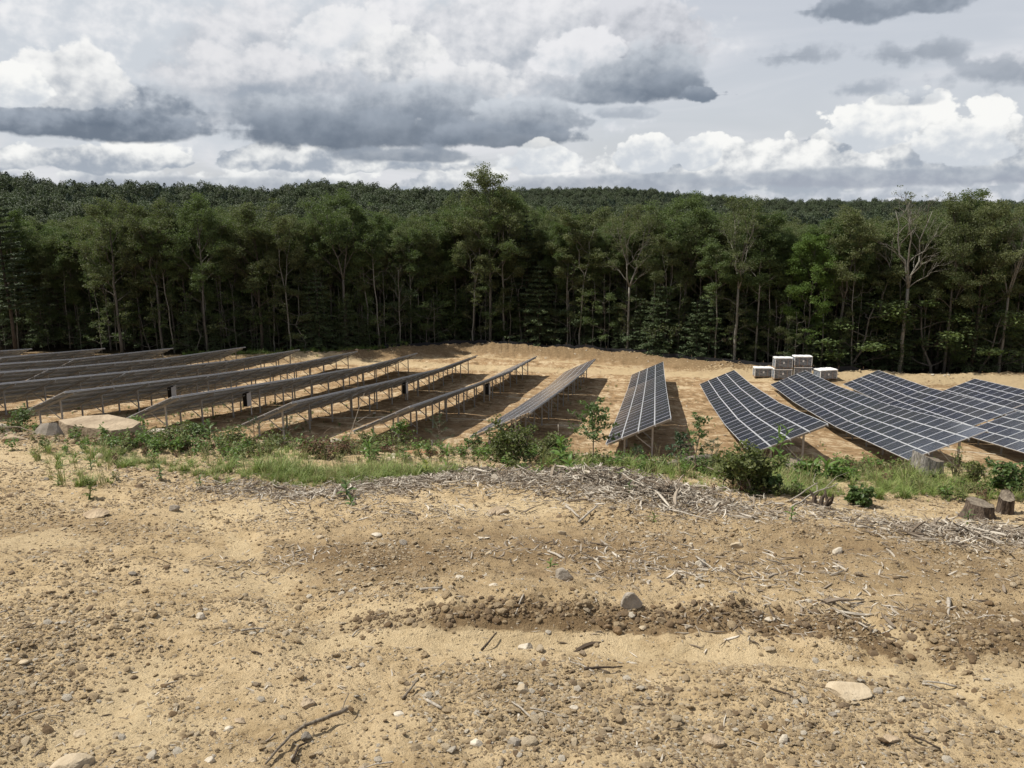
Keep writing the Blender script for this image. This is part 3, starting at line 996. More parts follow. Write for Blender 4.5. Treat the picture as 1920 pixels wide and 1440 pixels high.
# ------------------------------------------------------------------ silt fence along the foot of the woods
m_silt, t = material('silt_fabric')
P = t.node('ShaderNodeTexCoord').outputs['Object']
finish(m_silt, t, principled(t, t.mix(t.noise(P, 1.2, 4), (0.010, 0.010, 0.011), (0.022, 0.022, 0.024)), 0.7, 0, 0.3))
root = None
qs = np.arange(-40, 27, 0.6)
pts = [qt(q, float(wood_edge(q)) - 2.3 + .25 * math.sin(q * .7)) for q in qs]
root = empty('silt_fence', pts[0], 0, 'low black fabric silt fence along the foot of the woods', 'fence')
top = [(p[0] - pts[0][0], p[1] - pts[0][1], p[2] - pts[0][2] + .62 + .07 * math.sin(i * .9) + random.uniform(-.05, .05)) for i, p in enumerate(pts)]
bot = [(p[0] - pts[0][0], p[1] - pts[0][1] - .05, p[2] - pts[0][2] - .1) for p in pts]
n = len(pts)
mb = MB()
off = np.array((0, .02, 0))
mb.add(np.array(bot + top), [(i, i + 1, n + i + 1, n + i) for i in range(n - 1)])
mb.add(np.array(bot + top) + off, [(n + i, n + i + 1, i + 1, i) for i in range(n - 1)])
mb.add(np.concatenate([np.array(top), np.array(top) + off]), [(i, i + 1, n + i + 1, n + i) for i in range(n - 1)])
mb.build('fabric', m_silt, root)
stk = MB().box(-.02, .02, -.02, .02, -.2, .85).mesh('stake', [m_wood])
for i in range(0, n, 5):
    s = bpy.data.objects.new('stake', stk); s.location = (bot[i][0], bot[i][1] + .10, bot[i][2] + .1)
    s.rotation_euler = (random.uniform(-.1, .1), random.uniform(-.1, .1), 0); link(s, root)

# ------------------------------------------------------------------ foliage and trees
def leaf_mat(name, cols, rough=0.55, trans=0.38):
    m, t = material(name)
    geo = t.node('ShaderNodeNewGeometry')
    r1 = geo.outputs['Random Per Island']
    r2 = t.node('ShaderNodeObjectInfo').outputs['Random']
    P = t.node('ShaderNodeTexCoord').outputs['Object']
    n = t.noise(P, 0.9, 3, 0.5)
    f = t.add(t.mul(r1, 0.45), t.add(t.mul(r2, 0.25), t.mul(t.smooth(n, 0.3, 0.7), 0.30)))
    k = len(cols) - 1
    c = t.ramp(f, [(0.1 + 0.8 * i / k, cols[i]) for i in range(k + 1)])
    b = principled(t, c, rough, 0, 0.25)
    tr = t.node('ShaderNodeBsdfTranslucent')
    t.put(tr.inputs['Color'], t.mix(0.5, c, (0.10, 0.16, 0.02), 'MIX'))
    mx = t.node('ShaderNodeMixShader'); mx.inputs[0].default_value = trans
    t.l.new(b, mx.inputs[1]); t.l.new(tr.outputs[0], mx.inputs[2])
    return finish(m, t, mx.outputs[0])


def bark_mat(name, a, b, sc=3.0, bump=0.6):
    m, t = material(name)
    P = t.node('ShaderNodeTexCoord').outputs['Object']
    x, y, z = t.sep(P)
    v = t.xyz(t.mul(x, 4), t.mul(y, 4), t.mul(z, 0.8))
    n = t.noise(v, sc, 6, 0.65, 0.4)
    c = t.mix(t.smooth(n, 0.3, 0.7), a, b)
    return finish(m, t, principled(t, c, 0.9, 0, 0.15, t.bump(n, bump, .03)))


L_MAPLE = leaf_mat('leaves_maple', [(0.053, 0.076, 0.027), (0.091, 0.127, 0.047), (0.137, 0.174, 0.064)])
L_OAK = leaf_mat('leaves_oak', [(0.065, 0.078, 0.035), (0.109, 0.125, 0.054), (0.164, 0.174, 0.077)])
L_BRIGHT = leaf_mat('leaves_bright', [(0.062, 0.105, 0.023), (0.103, 0.166, 0.035), (0.146, 0.213, 0.052)])
L_PINE = leaf_mat('needles_pine', [(0.032, 0.052, 0.029), (0.058, 0.083, 0.042), (0.087, 0.114, 0.057)], 0.6, 0.12)
L_HEM = leaf_mat('needles_hemlock', [(0.047, 0.076, 0.037), (0.085, 0.116, 0.052), (0.122, 0.156, 0.072)], 0.6, 0.15)
B_GREY = bark_mat('bark_grey', (0.060, 0.054, 0.045), (0.15, 0.138, 0.118))
B_PALE = bark_mat('bark_pale', (0.12, 0.110, 0.092), (0.25, 0.235, 0.20))
B_DARK = bark_mat('bark_dark', (0.030, 0.025, 0.020), (0.085, 0.070, 0.055))


def rnd_unit(n):
    v = rng.normal(size=(n, 3))
    return v / np.linalg.norm(v, axis=1)[:, None]


def leaves(mb, C, size, mat=0, up=0.5, aspect=0.55, var=0.35, tri=False):
    """a rhombic leaf at each centre, normals biased upwards"""
    C = np.asarray(C, float); n = len(C)
    N = rnd_unit(n); N[:, 2] = np.abs(N[:, 2]) + up; N /= np.linalg.norm(N, axis=1)[:, None]
    U = np.cross(N, rnd_unit(n)); U /= np.linalg.norm(U, axis=1)[:, None]
    V = np.cross(N, U)
    s = size * (1 + var * rng.uniform(-1, 1, n))[:, None] / 2
    fold = N * s * 0.18
    pts = np.stack([C - U * s, C - V * s * aspect + fold, C + U * s, C + V * s * aspect + fold], 1).reshape(-1, 3)
    mb.add(pts, np.arange(n * 4).reshape(-1, 4), mat)


def bent(p, q, n=4, j=0.06):
    p, q = np.array(p, float), np.array(q, float)
    L = np.linalg.norm(q - p)
    k = np.linspace(0, 1, n)[:, None]
    o = rng.normal(size=(n, 3)) * L * j * np.sin(k * PI)
    return p * (1 - k) + q * k + o


class Tree:
    def __init__(s, H, r, wood, leafm):
        s.H, s.r = H, r
        s.trunk, s.crown = MB(), MB()
        s.wood, s.leafm = wood, leafm
        s.clumps = []

    def stem(s, a, b, r0, r1, n=7, j=0.02, sides=7):
        p = bent(a, b, n, j)
        s.trunk.tube(p, np.linspace(r0, r1, n), sides)
        return p

    def limb(s, p, d, L, r, depth=2, clump=0.9, cl_n=70, spread=0.7, leafy=1.0):
        d = np.array(d, float); d /= np.linalg.norm(d)
        e = np.array(p) + d * L
        pts = bent(p, e, 5, 0.05)
        pts[:, 2] += np.linspace(0, 1, 5) ** 2 * L * 0.12
        s.trunk.tube(pts, np.linspace(r, r * .35, 5), 5 if depth > 1 else 4, cap=False)
        if depth == 0 or L < 0.8:
            if rng.random() < leafy: s.clumps.append((pts[-1], clump * rng.uniform(.7, 1.25), cl_n))
            return
        m = 4 if depth == 1 else 5
        for i in range(m):
            k = 0.35 + 0.6 * (i + rng.random() * .8) / m
            q = pts[int(k * 4)] * (1 - (k * 4) % 1) + pts[min(4, int(k * 4) + 1)] * ((k * 4) % 1)
            dd = d + rnd_unit(1)[0] * spread; dd[2] += 0.15
            s.limb(q, dd, L * rng.uniform(.38, .6), r * .45, depth - 1, clump, cl_n, spread, leafy)
        if rng.random() < leafy: s.clumps.append((pts[-1], clump * rng.uniform(.8, 1.3), cl_n))

    def foliage(s, size=0.30, flat=0.5, up=0.12):
        for c, r, n in s.clumps:
            m = int(n * .80 * rng.uniform(.6, 1.4))
            o = rnd_unit(m) * (rng.random((m, 1)) ** 0.45) * r
            o[:, 2] *= flat
            leaves(s.crown, np.array(c) + o * .88, size * .72, 0, up)

    def make(s):
        return (s.trunk.mesh('trunk', [s.wood], True), s.crown.mesh('crown', [s.leafm]) if s.crown.n else None)


def broadleaf(H, cb=0.45, width=4.5, r=0.22, wood=B_GREY, leafm=L_MAPLE, nl=13, fork=0, lean=(0, 0), clump=1.0, cl_n=60, size=0.32, leafy=1.0, lowtwigs=8, top=1.0):
    T = Tree(H, r, wood, leafm)
    tip = np.array((lean[0] * H, lean[1] * H, H * (0.93 if not fork else 0.5)))
    main = T.stem((0, 0, -.6), tip, r, r * (.25 if not fork else .7), 8, 0.006)
    axes = [main]
    if fork:
        axes = []
        for i in range(fork):
            a = 2 * PI * i / fork + rng.uniform(-.4, .4)
            e = tip + np.array((math.cos(a) * width * .5, math.sin(a) * width * .35, H * .43))
            axes.append(T.stem(main[-1], e, r * .62, r * .14, 7, 0.03, 6))
    lo = 0.5 if fork else cb
    for i in range(nl):
        ax = axes[i % len(axes)]
        z = H * (max(cb, lo) + (0.94 - max(cb, lo)) * ((i + rng.random() * .6) / nl))
        k = int(np.clip(np.searchsorted(ax[:, 2], z), 1, len(ax) - 1))
        f = np.clip((z - ax[k - 1, 2]) / (ax[k, 2] - ax[k - 1, 2] + 1e-6), 0, 1)
        p = ax[k - 1] * (1 - f) + ax[k] * f
        rel = (z / H - cb) / (1 - cb)
        L = width * (0.42 + 0.62 * math.sin(PI * min(1, max(.12, rel * .85 + .18)))) * rng.uniform(.75, 1.15)
        a = i * 2.4 + rng.uniform(-.5, .5)
        up_ = 0.55 + 1.3 * rel
        T.limb(p, (math.cos(a), math.sin(a), up_), L * .9, r * .32 * (1 - .5 * rel), 2, clump, cl_n, .75, leafy)
    for ax in axes:
        T.clumps.append((ax[-1] + (0, 0, .4), clump * 1.2 * top, cl_n))
        T.clumps.append((ax[-1] + (rng.normal() * .5, rng.normal() * .5, 1.0), clump * .9 * top, cl_n))
    for i in range(lowtwigs):
        z = H * rng.uniform(.18, cb); a = rng.random() * 6.3
        k = z / tip[2]
        T.limb(tip * k * np.array((1, 1, 0)) + (0, 0, z), (math.cos(a), math.sin(a), .5), rng.uniform(1.0, 2.8), .03, 1, .7, 34, .7, .8)
    T.foliage(size)
    return T.make()


def conifer(H, width=3.2, r=0.16, leafm=L_HEM, wood=B_DARK, cb=0.12, layers=22, droop=-0.1, dens=44, size=0.30, ragged=0.25):
    T = Tree(H, r, wood, leafm)
    T.stem((0, 0, -.5), (rng.normal() * .15, 0, H), r, .02, 8, 0.006)
    for i in range(layers):
        k = cb + (0.985 - cb) * (i + rng.random() * .5) / layers
        z = H * k
        rad = width * (1 - (k - cb) / (1 - cb)) ** 0.75 * rng.uniform(1 - ragged, 1 + ragged) + .25
        nb = 6 if k < .8 else 4
        for b in range(nb):
            a = b * 2 * PI / nb + i * 1.9 + rng.uniform(-.3, .3)
            L = rad * rng.uniform(.65, 1.1)
            d = np.array((math.cos(a), math.sin(a), droop + .25 * k))
            pts = bent((0, 0, z), d * L + (0, 0, z), 4, .04)
            T.trunk.tube(pts, np.linspace(.035, .012, 4), 3, cap=False)
            m = int(dens * L / 2) + 6
            s = rng.random(m) ** .7
            side = np.cross(d, (0, 0, 1.0)); side /= np.linalg.norm(side)
            c = np.outer(s, d * L) + (0, 0, z) + np.outer(rng.uniform(-1, 1, m) * (.16 + .30 * L * s * (1.1 - s)), side)
            c[:, 2] += rng.normal(size=m) * .07 - .10 * s * L * .4
            leaves(T.crown, c, size, 0, 1.4, .45)
    return T.make()


def understory(H, leafm, wood=B_GREY, width=2.2, n=9, size=.20, cl_n=85):
    T = Tree(H, .06, wood, leafm)
    ax = T.stem((0, 0, -.4), (rng.normal() * .4, rng.normal() * .3, H * .9), .06, .02, 6, .03, 5)
    for i in range(n):
        z = H * (.22 + .7 * (i + rng.random() * .5) / n)
        k = min(len(ax) - 1, int(z / (H * .9) * (len(ax) - 1)))
        a = i * 2.4
        T.limb(ax[k], (math.cos(a), math.sin(a), .35), width * rng.uniform(.55, 1.0) * (1.15 - .6 * z / H), .03, 1, .62, cl_n, .6)
    T.clumps.append((ax[-1], .6, cl_n))
    T.foliage(size, .40, 1.0)
    return T.make()


def bare_tree(H, r=.14, wood=B_PALE, n=11, leafy=.12, width=3.2, fork=0, leafm=L_OAK, lean=(0, 0)):
    return broadleaf(H, .38, width, r, wood, leafm, n, fork, lean, .55, 26, .26, leafy, 3, .35)


PROTO = {
    'maple': [broadleaf(22, .40, 4.6, .22, B_GREY, L_MAPLE, 14), broadleaf(23, .34, 5.0, .25, B_GREY, L_MAPLE, 15, 2), broadleaf(21, .44, 4.0, .17, B_PALE, L_MAPLE, 12)],
    'oak': [broadleaf(22, .37, 5.2, .26, B_GREY, L_OAK, 15), broadleaf(21, .42, 4.6, .22, B_GREY, L_OAK, 14, 2), broadleaf(23, .32, 5.4, .27, B_DARK, L_OAK, 16)],
    'pole': [broadleaf(21, .62, 3.0, .13, B_PALE, L_MAPLE, 9, 0, (.05, 0), .9, 60), broadleaf(20, .60, 3.2, .13, B_PALE, L_OAK, 9, 2, (-.03, 0), .9, 60)],
    'bright': [broadleaf(19, .30, 3.6, .15, B_GREY, L_BRIGHT, 15, 0, (0, 0), .95, 70)],
    'airy': [broadleaf(22, .40, 4.8, .22, B_PALE, L_OAK, 15, 2, (0, 0), .85, 36, .28, .75)],
    'dead': [bare_tree(22, .26, B_PALE, 15, .10, 5.2, 3), bare_tree(15, .12, B_PALE, 10, .15, 2.4)],
    'pine': [conifer(24, 3.4, .24, L_PINE, B_DARK, .25, 24, .05, 60, .34, .4)],
    'hemlock': [conifer(12, 3.2, .12, L_HEM, B_DARK, .10, 17, -.12, 52, .28), conifer(9, 2.6, .09, L_HEM, B_DARK, .08, 14, -.1, 50, .26)],
    'under': [understory(7.5, L_MAPLE, B_GREY, 2.6), understory(5.5, L_HEM, B_GREY, 2.2), understory(8.5, L_OAK, B_PALE, 2.4), understory(4.0, L_MAPLE, B_GREY, 1.8, 8, .20)],
    'sapling': [understory(11, L_MAPLE, B_PALE, 1.5, 8, .26, 30), bare_tree(9, .05, B_PALE, 6, .25, 1.2)],
}
NAMES = {'maple': 'maple_tree', 'oak': 'oak_tree', 'pole': 'slender_tree', 'bright': 'maple_tree', 'airy': 'oak_tree', 'dead': 'dead_tree', 'pine': 'pine_tree',
         'hemlock': 'hemlock_tree', 'under': 'understory_tree', 'sapling': 'sapling'}


def tree(kind, k, px, back, Hs, label, group=None, rz=None, wid=1.0, q=None):
    """stand a tree where its foot is seen, 'back' metres behind the edge of the woods"""
    tm, cm = PROTO[kind][k % len(PROTO[kind])]
    base = np.array(NATIVE[kind][k % len(NATIVE[kind])])
    # walk along the viewing azimuth until the edge of the woods
    a = math.atan((px - 960) / FOC * 0.985)
    r = 80.0
    while True:
        x, y = r * math.sin(a), r * math.cos(a)
        if x * TV[0] + y * TV[1] >= wood_edge(x * NV[0] + y * NV[1]) + back: break
        r += .25
    z = float(gz(x, y))
    root = empty(NAMES[kind], (x, y, z), random.uniform(0, 6.28) if rz is None else rz, label, 'tree', group)
    s = Hs / base * (.985 if kind in ('hemlock', 'under', 'sapling') or group != 'trees along the edge of the woods' else .925)
    root.scale = (s * wid, s * wid, s)
    t_ = bpy.data.objects.new('trunk', tm); link(t_, root)
    if cm: c_ = bpy.data.objects.new('crown', cm); link(c_, root)
    return root


NATIVE = {'maple': [22, 23, 21], 'oak': [22, 21, 23], 'pole': [21, 20], 'bright': [19], 'airy': [22], 'dead': [22, 15], 'pine': [24], 'hemlock': [12, 9], 'under': [7.5, 5.5, 8.5, 4.0], 'sapling': [11, 9]}

# the trees one can single out: kind, variant, px, metres behind the edge, height, label
SPECIAL = [
    ('pine', 0, 2, -4, 26.5, 'tall dark pine cut by the left edge, rising over the far ridge', None, 1.2),
    ('pole', 0, 8, 1, 21, 'slender tree with pale bare lower trunk beside the leftmost pine', .0, 1),
    ('oak', 0, 207, 0, 21.5, 'oak with straight grey trunk above the shortest panel rows at left', .4, 1.1),
    ('oak', 1, 285, 1, 21.5, 'forked oak with rounded top between the oak and the domed maple', 1.2, 1),
    ('maple', 0, 372, 0, 23.0, 'tall maple with fresh green domed top and bare pale stem', 2.1, 1.0),
    ('oak', 2, 478, 1, 21.5, 'broad dark trunked oak standing behind the sixth row tip', .2, 1.15),
    ('pole', 1, 535, 0, 20, 'leaning slender tree left of the grassy end of the berm', 1.0, 1),
    ('hemlock', 0, 588, 0, 12.5, 'pale layered hemlock low in front of the woods at the berm end', 0, 1.1),
    ('maple', 1, 640, 2, 23.3, 'dark green maple with pointed top right of the pale hemlock', .7, 1),
    ('pole', 0, 706, 0, 20.5, 'slender pale stemmed tree behind the grassy berm', 3.1, 1),
    ('dead', 1, 745, 0, 14, 'dead leaning stem with few twigs above the silt fence start', 1.0, 1),
    ('under', 0, 792, -0.5, 8.5, 'small leafy green tree in front of the dark woods left of centre', 0, 1.2),
    ('oak', 0, 918, 0, 26.5, 'tallest oak with a round top rising above the far hills', 1.9, .95),
    ('maple', 2, 944, 1, 24.5, 'tall twin partner tree right beside the tallest oak', .3, 1),
    ('pine', 0, 985, 3, 24.0, 'dark pointed pine right of the tallest oak', 0, 1.1),
    ('hemlock', 0, 1012, 0, 13.5, 'layered hemlock with flat boughs right of the centre', 1.4, 1.15),
    ('pole', 0, 1066, 0, 20.5, 'thin pale leaning tree right of the layered hemlock', 1.5, 1),
    ('pole', 1, 1088, 0, 21.5, 'whitish curved slender tree with crown of olive leaves', 2.5, 1.1),
    ('sapling', 0, 1115, 0, 12, 'thin straight white stemmed sapling between pale taller trees', 0, 1),
    ('airy', 0, 1183, 0, 21.5, 'airy oak forking in a wide Y above the narrow middle row', .2, 1),
    ('hemlock', 1, 1250, 0, 11, 'bushy hemlock behind the left end of the curved panel row', 0, 1.2),
    ('maple', 1, 1290, 3, 23.0, 'dark round topped maple behind the bushy hemlock', 0, 1.1),
    ('hemlock', 1, 1315, 0, 9.0, 'small pale hemlock beside the thick crooked tree', 1, 1.2),
    ('airy', 0, 1390, 0, 22.5, 'thick crooked pale trunked oak left of the wrapped pallets', 1.9, 1.05),
    ('maple', 2, 1430, 2, 21.5, 'maple with two slim stems just behind the wrapped pallets', .9, 1),
    ('bright', 0, 1530, 1, 18.8, 'bright green maple standing out lighter than the woods', .6, 1),
    ('oak', 1, 1592, 1, 20.5, 'oak with pale slender trunk right of the bright green maple', 2.0, 1),
    ('pole', 0, 1618, 0, 18.0, 'slender grey tree with small crown left of the great bare tree', 2.3, 1.1),
    ('dead', 0, 1712, 0, 23.8, 'great half dead tree with many bare pale forked branches', .35, 1.0),
    ('oak', 0, 1798, 1, 22.0, 'thin crowned oak right of the great half dead tree', 0.5, .9),
    ('maple', 0, 1815, 7, 23.6, 'tree whose round grey green top stands above the ridge at right', .3, 1.0),
    ('oak', 2, 1850, 1, 22.0, 'dark leaning oak near the right edge', 1.4, 1.05),
    ('dead', 0, 1905, 0, 21.5, 'half dead pale branched tree at the right edge', 2.3, .8),
]
for kd, kv, px, back, Hh, lab, rz, wd_ in SPECIAL:
    tree(kd, kv, px, back, Hh, lab, 'trees along the edge of the woods', rz, wd_)

LAB2 = {'maple': 'one of the green maples crowding the edge of the woods', 'oak': 'one of the olive green oaks crowding the edge of the woods',
        'pole': 'one of the slender pale trunked trees between the larger edge trees', 'under': 'one of the small leafy understory trees in the shade of the edge',
        'hemlock': 'one of the small dark hemlocks between the edge trunks', 'sapling': 'one of the thin pale saplings in front of the dark woods',
        'pine': 'one of the dark pines standing back in the woods', 'dead': 'one of the small dead trees with bare twigs in the edge'}
SHORT = {2: 'the leftmost dark pine',
         8: 'the pale bare trunk at the left edge',
         207: 'the straight trunked oak at left',
         285: 'the forked round topped oak',
         372: 'the domed bright maple',
         478: 'the broad dark trunked oak',
         535: 'the leaning slender tree',
         588: 'the pale layered hemlock',
         640: 'the pointed dark maple',
         706: 'the pale stem behind the grassy berm',
         745: 'the dead leaning stem',
         792: 'the small leafy tree left of centre',
         918: 'the tallest oak',
         944: 'the tall twin partner tree',
         985: 'the pointed pine near centre',
         1012: 'the flat boughed hemlock',
         1066: 'the thin pale leaning tree',
         1088: 'the whitish curved tree',
         1115: 'the straight white sapling',
         1183: 'the wide Y forked oak',
         1250: 'the bushy hemlock',
         1290: 'the dark round topped maple',
         1315: 'the small pale hemlock',
         1390: 'the thick crooked oak',
         1430: 'the two stemmed maple by the pallets',
         1530: 'the bright green maple',
         1592: 'the oak beside the bright maple',
         1618: 'the slender grey tree at right',
         1712: 'the great half dead tree',
         1798: 'the thin crowned oak at right',
         1815: 'the grey green topped tree',
         1850: 'the dark leaning oak at right',
         1905: 'the pale branched tree at the right edge'}
KN = {'maple': 'green maple', 'oak': 'olive oak', 'pole': 'slender tree', 'under': 'leafy small tree', 'hemlock': 'dark hemlock', 'sapling': 'thin pale sapling'}
_used = set()


def near_label(kd, px, tail):
    """name a tree by the notable tree it stands next to"""
    for k in sorted(SHORT, key=lambda q: abs(q - px)):
        side = 'left' if px < k else 'right'
        for w_ in ('just', 'a little'):
            lab = tail + ' ' + KN[kd] + ' ' + w_ + ' ' + side + ' of ' + SHORT[k]
            if w_ == 'a little' and abs(px - k) < 22: continue
            if w_ == 'just' and abs(px - k) > 45: continue
            if lab not in _used:
                _used.add(lab); return lab
        if abs(k - px) > 260: break
    return LAB2[kd]


top_px = [0, 60, 120, 200, 300, 365, 450, 520, 570, 630, 700, 760, 850, 900, 950, 1030, 1130, 1200, 1290, 1400, 1480, 1550, 1600, 1680, 1760, 1860, 1920]
top_py = [385, 400, 402, 386, 392, 376, 388, 402, 388, 378, 388, 400, 372, 360, 368, 388, 396, 392, 384, 392, 396, 402, 402, 390, 382, 384, 382]


def fit_height(px, back):
    """height that brings a crown to the tree line the woods have there"""
    D = 122 + back
    a = math.atan((px - 960) / FOC)
    x, y = D * math.sin(a), D * math.cos(a)
    zt = D * (385 - np.interp(px, top_px, top_py)) / FOC - 3.0
    return zt - float(base_z(x, y))


px = -60
i = 0
while px < 1990:
    kd = ['oak', 'maple', 'maple', 'oak', 'pole', 'oak', 'maple'][i % 7]
    back = rng.uniform(2.5, 6.5)
    Hh = fit_height(px, back) * rng.uniform(.90, 1.0)
    if not 1495 < px < 1560:
        tree(kd, int(rng.integers(3)), px, back, Hh, near_label(kd, px, 'crowded'), 'trees crowding the edge of the woods', None, rng.uniform(.85, 1.05))
    px += rng.uniform(24, 36); i += 1
px = -30
i = 0
while px < 1960:
    kd = ['under', 'sapling', 'hemlock', 'pole', 'under', 'sapling', 'hemlock'][i % 7]
    Hh = {'under': rng.uniform(3.5, 12.5), 'sapling': rng.uniform(7, 13), 'hemlock': rng.uniform(5, 12), 'pole': rng.uniform(15, 19)}[kd]
    tree(kd, int(rng.integers(4)), px, rng.uniform(-.3, 4.5), Hh, near_label(kd, px, 'low'), 'small trees in the edge of the woods', None, rng.uniform(.9, 1.3))
    px += rng.uniform(10, 18); i += 1

# ------------------------------------------------------------------ the woods behind: one mass
TPL = []
for kd in ('maple', 'oak', 'pine', 'hemlock', 'under'):
    for k, (tm, cm) in enumerate(PROTO[kd]):
        mbj = bpy.data.meshes.new('woods_' + kd)
        bm = bmesh.new(); bm.from_mesh(tm)
        n0 = len(bm.faces)
        bm.from_mesh(cm)
        bm.faces.ensure_lookup_table()
        for f in bm.faces[n0:]: f.material_index = 1
        bm.to_mesh(mbj); bm.free()
        mbj.materials.append(tm.materials[0]); mbj.materials.append(cm.materials[0])
        TPL.append((kd, NATIVE[kd][k], bpy.data.objects.new('woods_' + kd, mbj)))
P_, R_, S_, I_ = [], [], [], []
for layer in range(13):
    back = 7.5 + layer * 3.6
    px = -220 + rng.uniform(0, 40)
    while px < 2140:
        b = back + rng.uniform(-1.5, 1.5)
        a = math.atan((px - 960) / FOC * .985); r = 95.0
        while True:
            x, y = r * math.sin(a), r * math.cos(a)
            if x * TV[0] + y * TV[1] >= wood_edge(x * NV[0] + y * NV[1]) + b: break
            r += .5
        u = rng.random()
        kd = 'maple' if u < .36 else 'oak' if u < .72 else 'pine' if u < .80 else 'hemlock' if u < .90 else 'under'
        c_ = [j for j, tp in enumerate(TPL) if tp[0] == kd]
        j = c_[int(rng.integers(len(c_)))]
        Hh = fit_height(px, r - 118) * rng.uniform(.84, .98)
        if kd in ('hemlock', 'under'): Hh = rng.uniform(6, 12)
        s = Hh / TPL[j][1]
        P_.append((x, y, float(base_z(x, y)))); R_.append((0, 0, rng.random() * 6.28)); S_.append((s * 1.08, s * 1.08, s)); I_.append(j)
        px += rng.uniform(30, 50)
woods = scatter('woods', [tp[2] for tp in TPL], P_, R_, S_, I_)
tag(woods, 'dense dark woods behind the edge trees', None, None, 'stuff')
print('woods', len(P_))

# ------------------------------------------------------------------ wooded hills beyond
m_far = {}
FAR = []


def far_crown(kind, leafm, n, R0, Hc):
    mb = MB()
    if kind == 'dome':
        d = rnd_unit(n); d[:, 2] = np.abs(d[:, 2]) * 1.0 - .15
        lump = 1 + .22 * np.sin(d[:, 0] * 5 + R0) * np.sin(d[:, 1] * 6) + rng.normal(size=n) * .07
        c = d * lump[:, None] * (R0, R0, Hc) + (0, 0, 9 - Hc * .2)
        leaves(mb, c, .62, 0, .6, .75)
        mb.tube([(0, 0, -2), (0, 0, 8)], [.25, .2], 4, 1)
    else:
        k = rng.random(n) ** .8
        a = rng.random(n) * 6.28
        rr = R0 * (1 - k) ** .8 * (.55 + .45 * rng.random(n)) + .2
        c = np.stack([np.cos(a) * rr, np.sin(a) * rr, 4 + k * Hc], -1)
        leaves(mb, c, .6, 0, .4, .6)
        mb.tube([(0, 0, -2), (0, 0, 4 + Hc)], [.25, .05], 4, 1)
    return template('far_' + kind, mb, [leafm, B_DARK])


L_F1 = leaf_mat('leaves_far_olive', [(0.043, 0.062, 0.035), (0.074, 0.096, 0.053), (0.109, 0.128, 0.074)], .7, .15)
L_F2 = leaf_mat('leaves_far_green', [(0.041, 0.055, 0.038), (0.069, 0.084, 0.052), (0.103, 0.112, 0.070)], .7, .15)
L_F3 = leaf_mat('needles_far', [(0.020, 0.034, 0.028), (0.032, 0.053, 0.038), (0.047, 0.069, 0.050)], .7, .1)
FT = [far_crown('dome', L_F1, 620, 3.1, 4.2), far_crown('dome', L_F2, 620, 2.7, 4.6), far_crown('dome', L_F1, 620, 3.5, 4.0), far_crown('dome', L_F2, 620, 3.0, 5.0),
      far_crown('cone', L_F3, 300, 3.0, 7.0), far_crown('cone', L_F3, 300, 3.4, 6.0)]
P_, R_, S_, I_ = [], [], [], []
r = 172.0
while r < 1120:
    sp = 5.0 + (r - 200) * .0022
    for a in np.arange(-.62, .62, sp / r):
        aa = a + rng.uniform(-.4, .4) * sp / r; rr = r + rng.uniform(-.4, .4) * sp
        x, y = rr * math.sin(aa), rr * math.cos(aa)
        con = fbm(x, y, .012, 3, 7) + (0.30 if (520 < rr < 600 or 950 < rr < 1060) else 0)
        con = float(con)
        j = int(rng.integers(4)) if rng.random() > .10 + .9 * max(0, con - .12) else 4 + int(rng.integers(2))
        P_.append((x, y)); R_.append((0, 0, rng.random() * 6.28))
        s = rng.uniform(.72, 1.2); S_.append((s, s, s * rng.uniform(.85, 1.15))); I_.append(j)
    r += sp * .85
P_ = np.array(P_)
P_ = np.column_stack([P_, base_z(P_[:, 0], P_[:, 1]) - 1.5])
hills = scatter('wooded_hills', FT, P_, R_, S_, I_)
tag(hills, 'far forest of round crowns and scattered pines on the hills', None, None, 'stuff')
print('far crowns', len(P_))

# ------------------------------------------------------------------ the near slope: stones, wood debris, plants
def spot(px, D, dz=0.0):
    """a point on the ground at distance D along y, under a column of the photograph"""
    x = (px - 960) / FOC * D
    for _ in range(4):
        z = float(base_z(x, D)); x = (px - 960) / FOC * (D * math.cos(PITCH) - z * math.sin(PITCH))
    return (float(x), float(D), float(gz(x, D)) + dz)


def foot(px, py):
    p = at(px, py)
    return G(px, py) if p[1] < 16 else spot(px, 13.5)


def ppm(loc): return FOC / (loc[1] * math.cos(PITCH) - loc[2] * math.sin(PITCH))      # picture pixels per metre there


def stone_mat(name, a, b, sc=14, bd=.012):
    m, t = material(name)
    P = t.node('ShaderNodeTexCoord').outputs['Object']
    rr = t.node('ShaderNodeObjectInfo').outputs['Random']
    n = t.noise(P, sc, 6, 0.65)
    n2 = t.noise(P, sc * 4, 4, 0.6)
    c = t.mix(t.smooth(n, 0.3, 0.7), a, b)
    c = t.mix(t.mul(t.smooth(n2, 0.55, 0.75), 0.35), c, (0.10, 0.075, 0.05))
    c = t.mix(t.mul(rr, 0.35), c, (0.24, 0.20, 0.15))
    return finish(m, t, principled(t, c, 0.9, 0, 0.2, t.bump(t.add(n, t.mul(n2, .4)), 0.7, bd)))


S_TAN = stone_mat('stone_tan', (0.38, 0.30, 0.195), (0.52, 0.43, 0.30))
S_PALE = stone_mat('stone_pale', (0.42, 0.37, 0.29), (0.60, 0.54, 0.44))
S_GREY = stone_mat('stone_grey', (0.20, 0.175, 0.14), (0.34, 0.30, 0.25))
S_CLOD = stone_mat('earth_clod', (0.12, 0.078, 0.042), (0.24, 0.16, 0.085), 30)
S_SAND = stone_mat('sandstone', (0.24, 0.175, 0.11), (0.47, 0.37, 0.25), 5, .06)


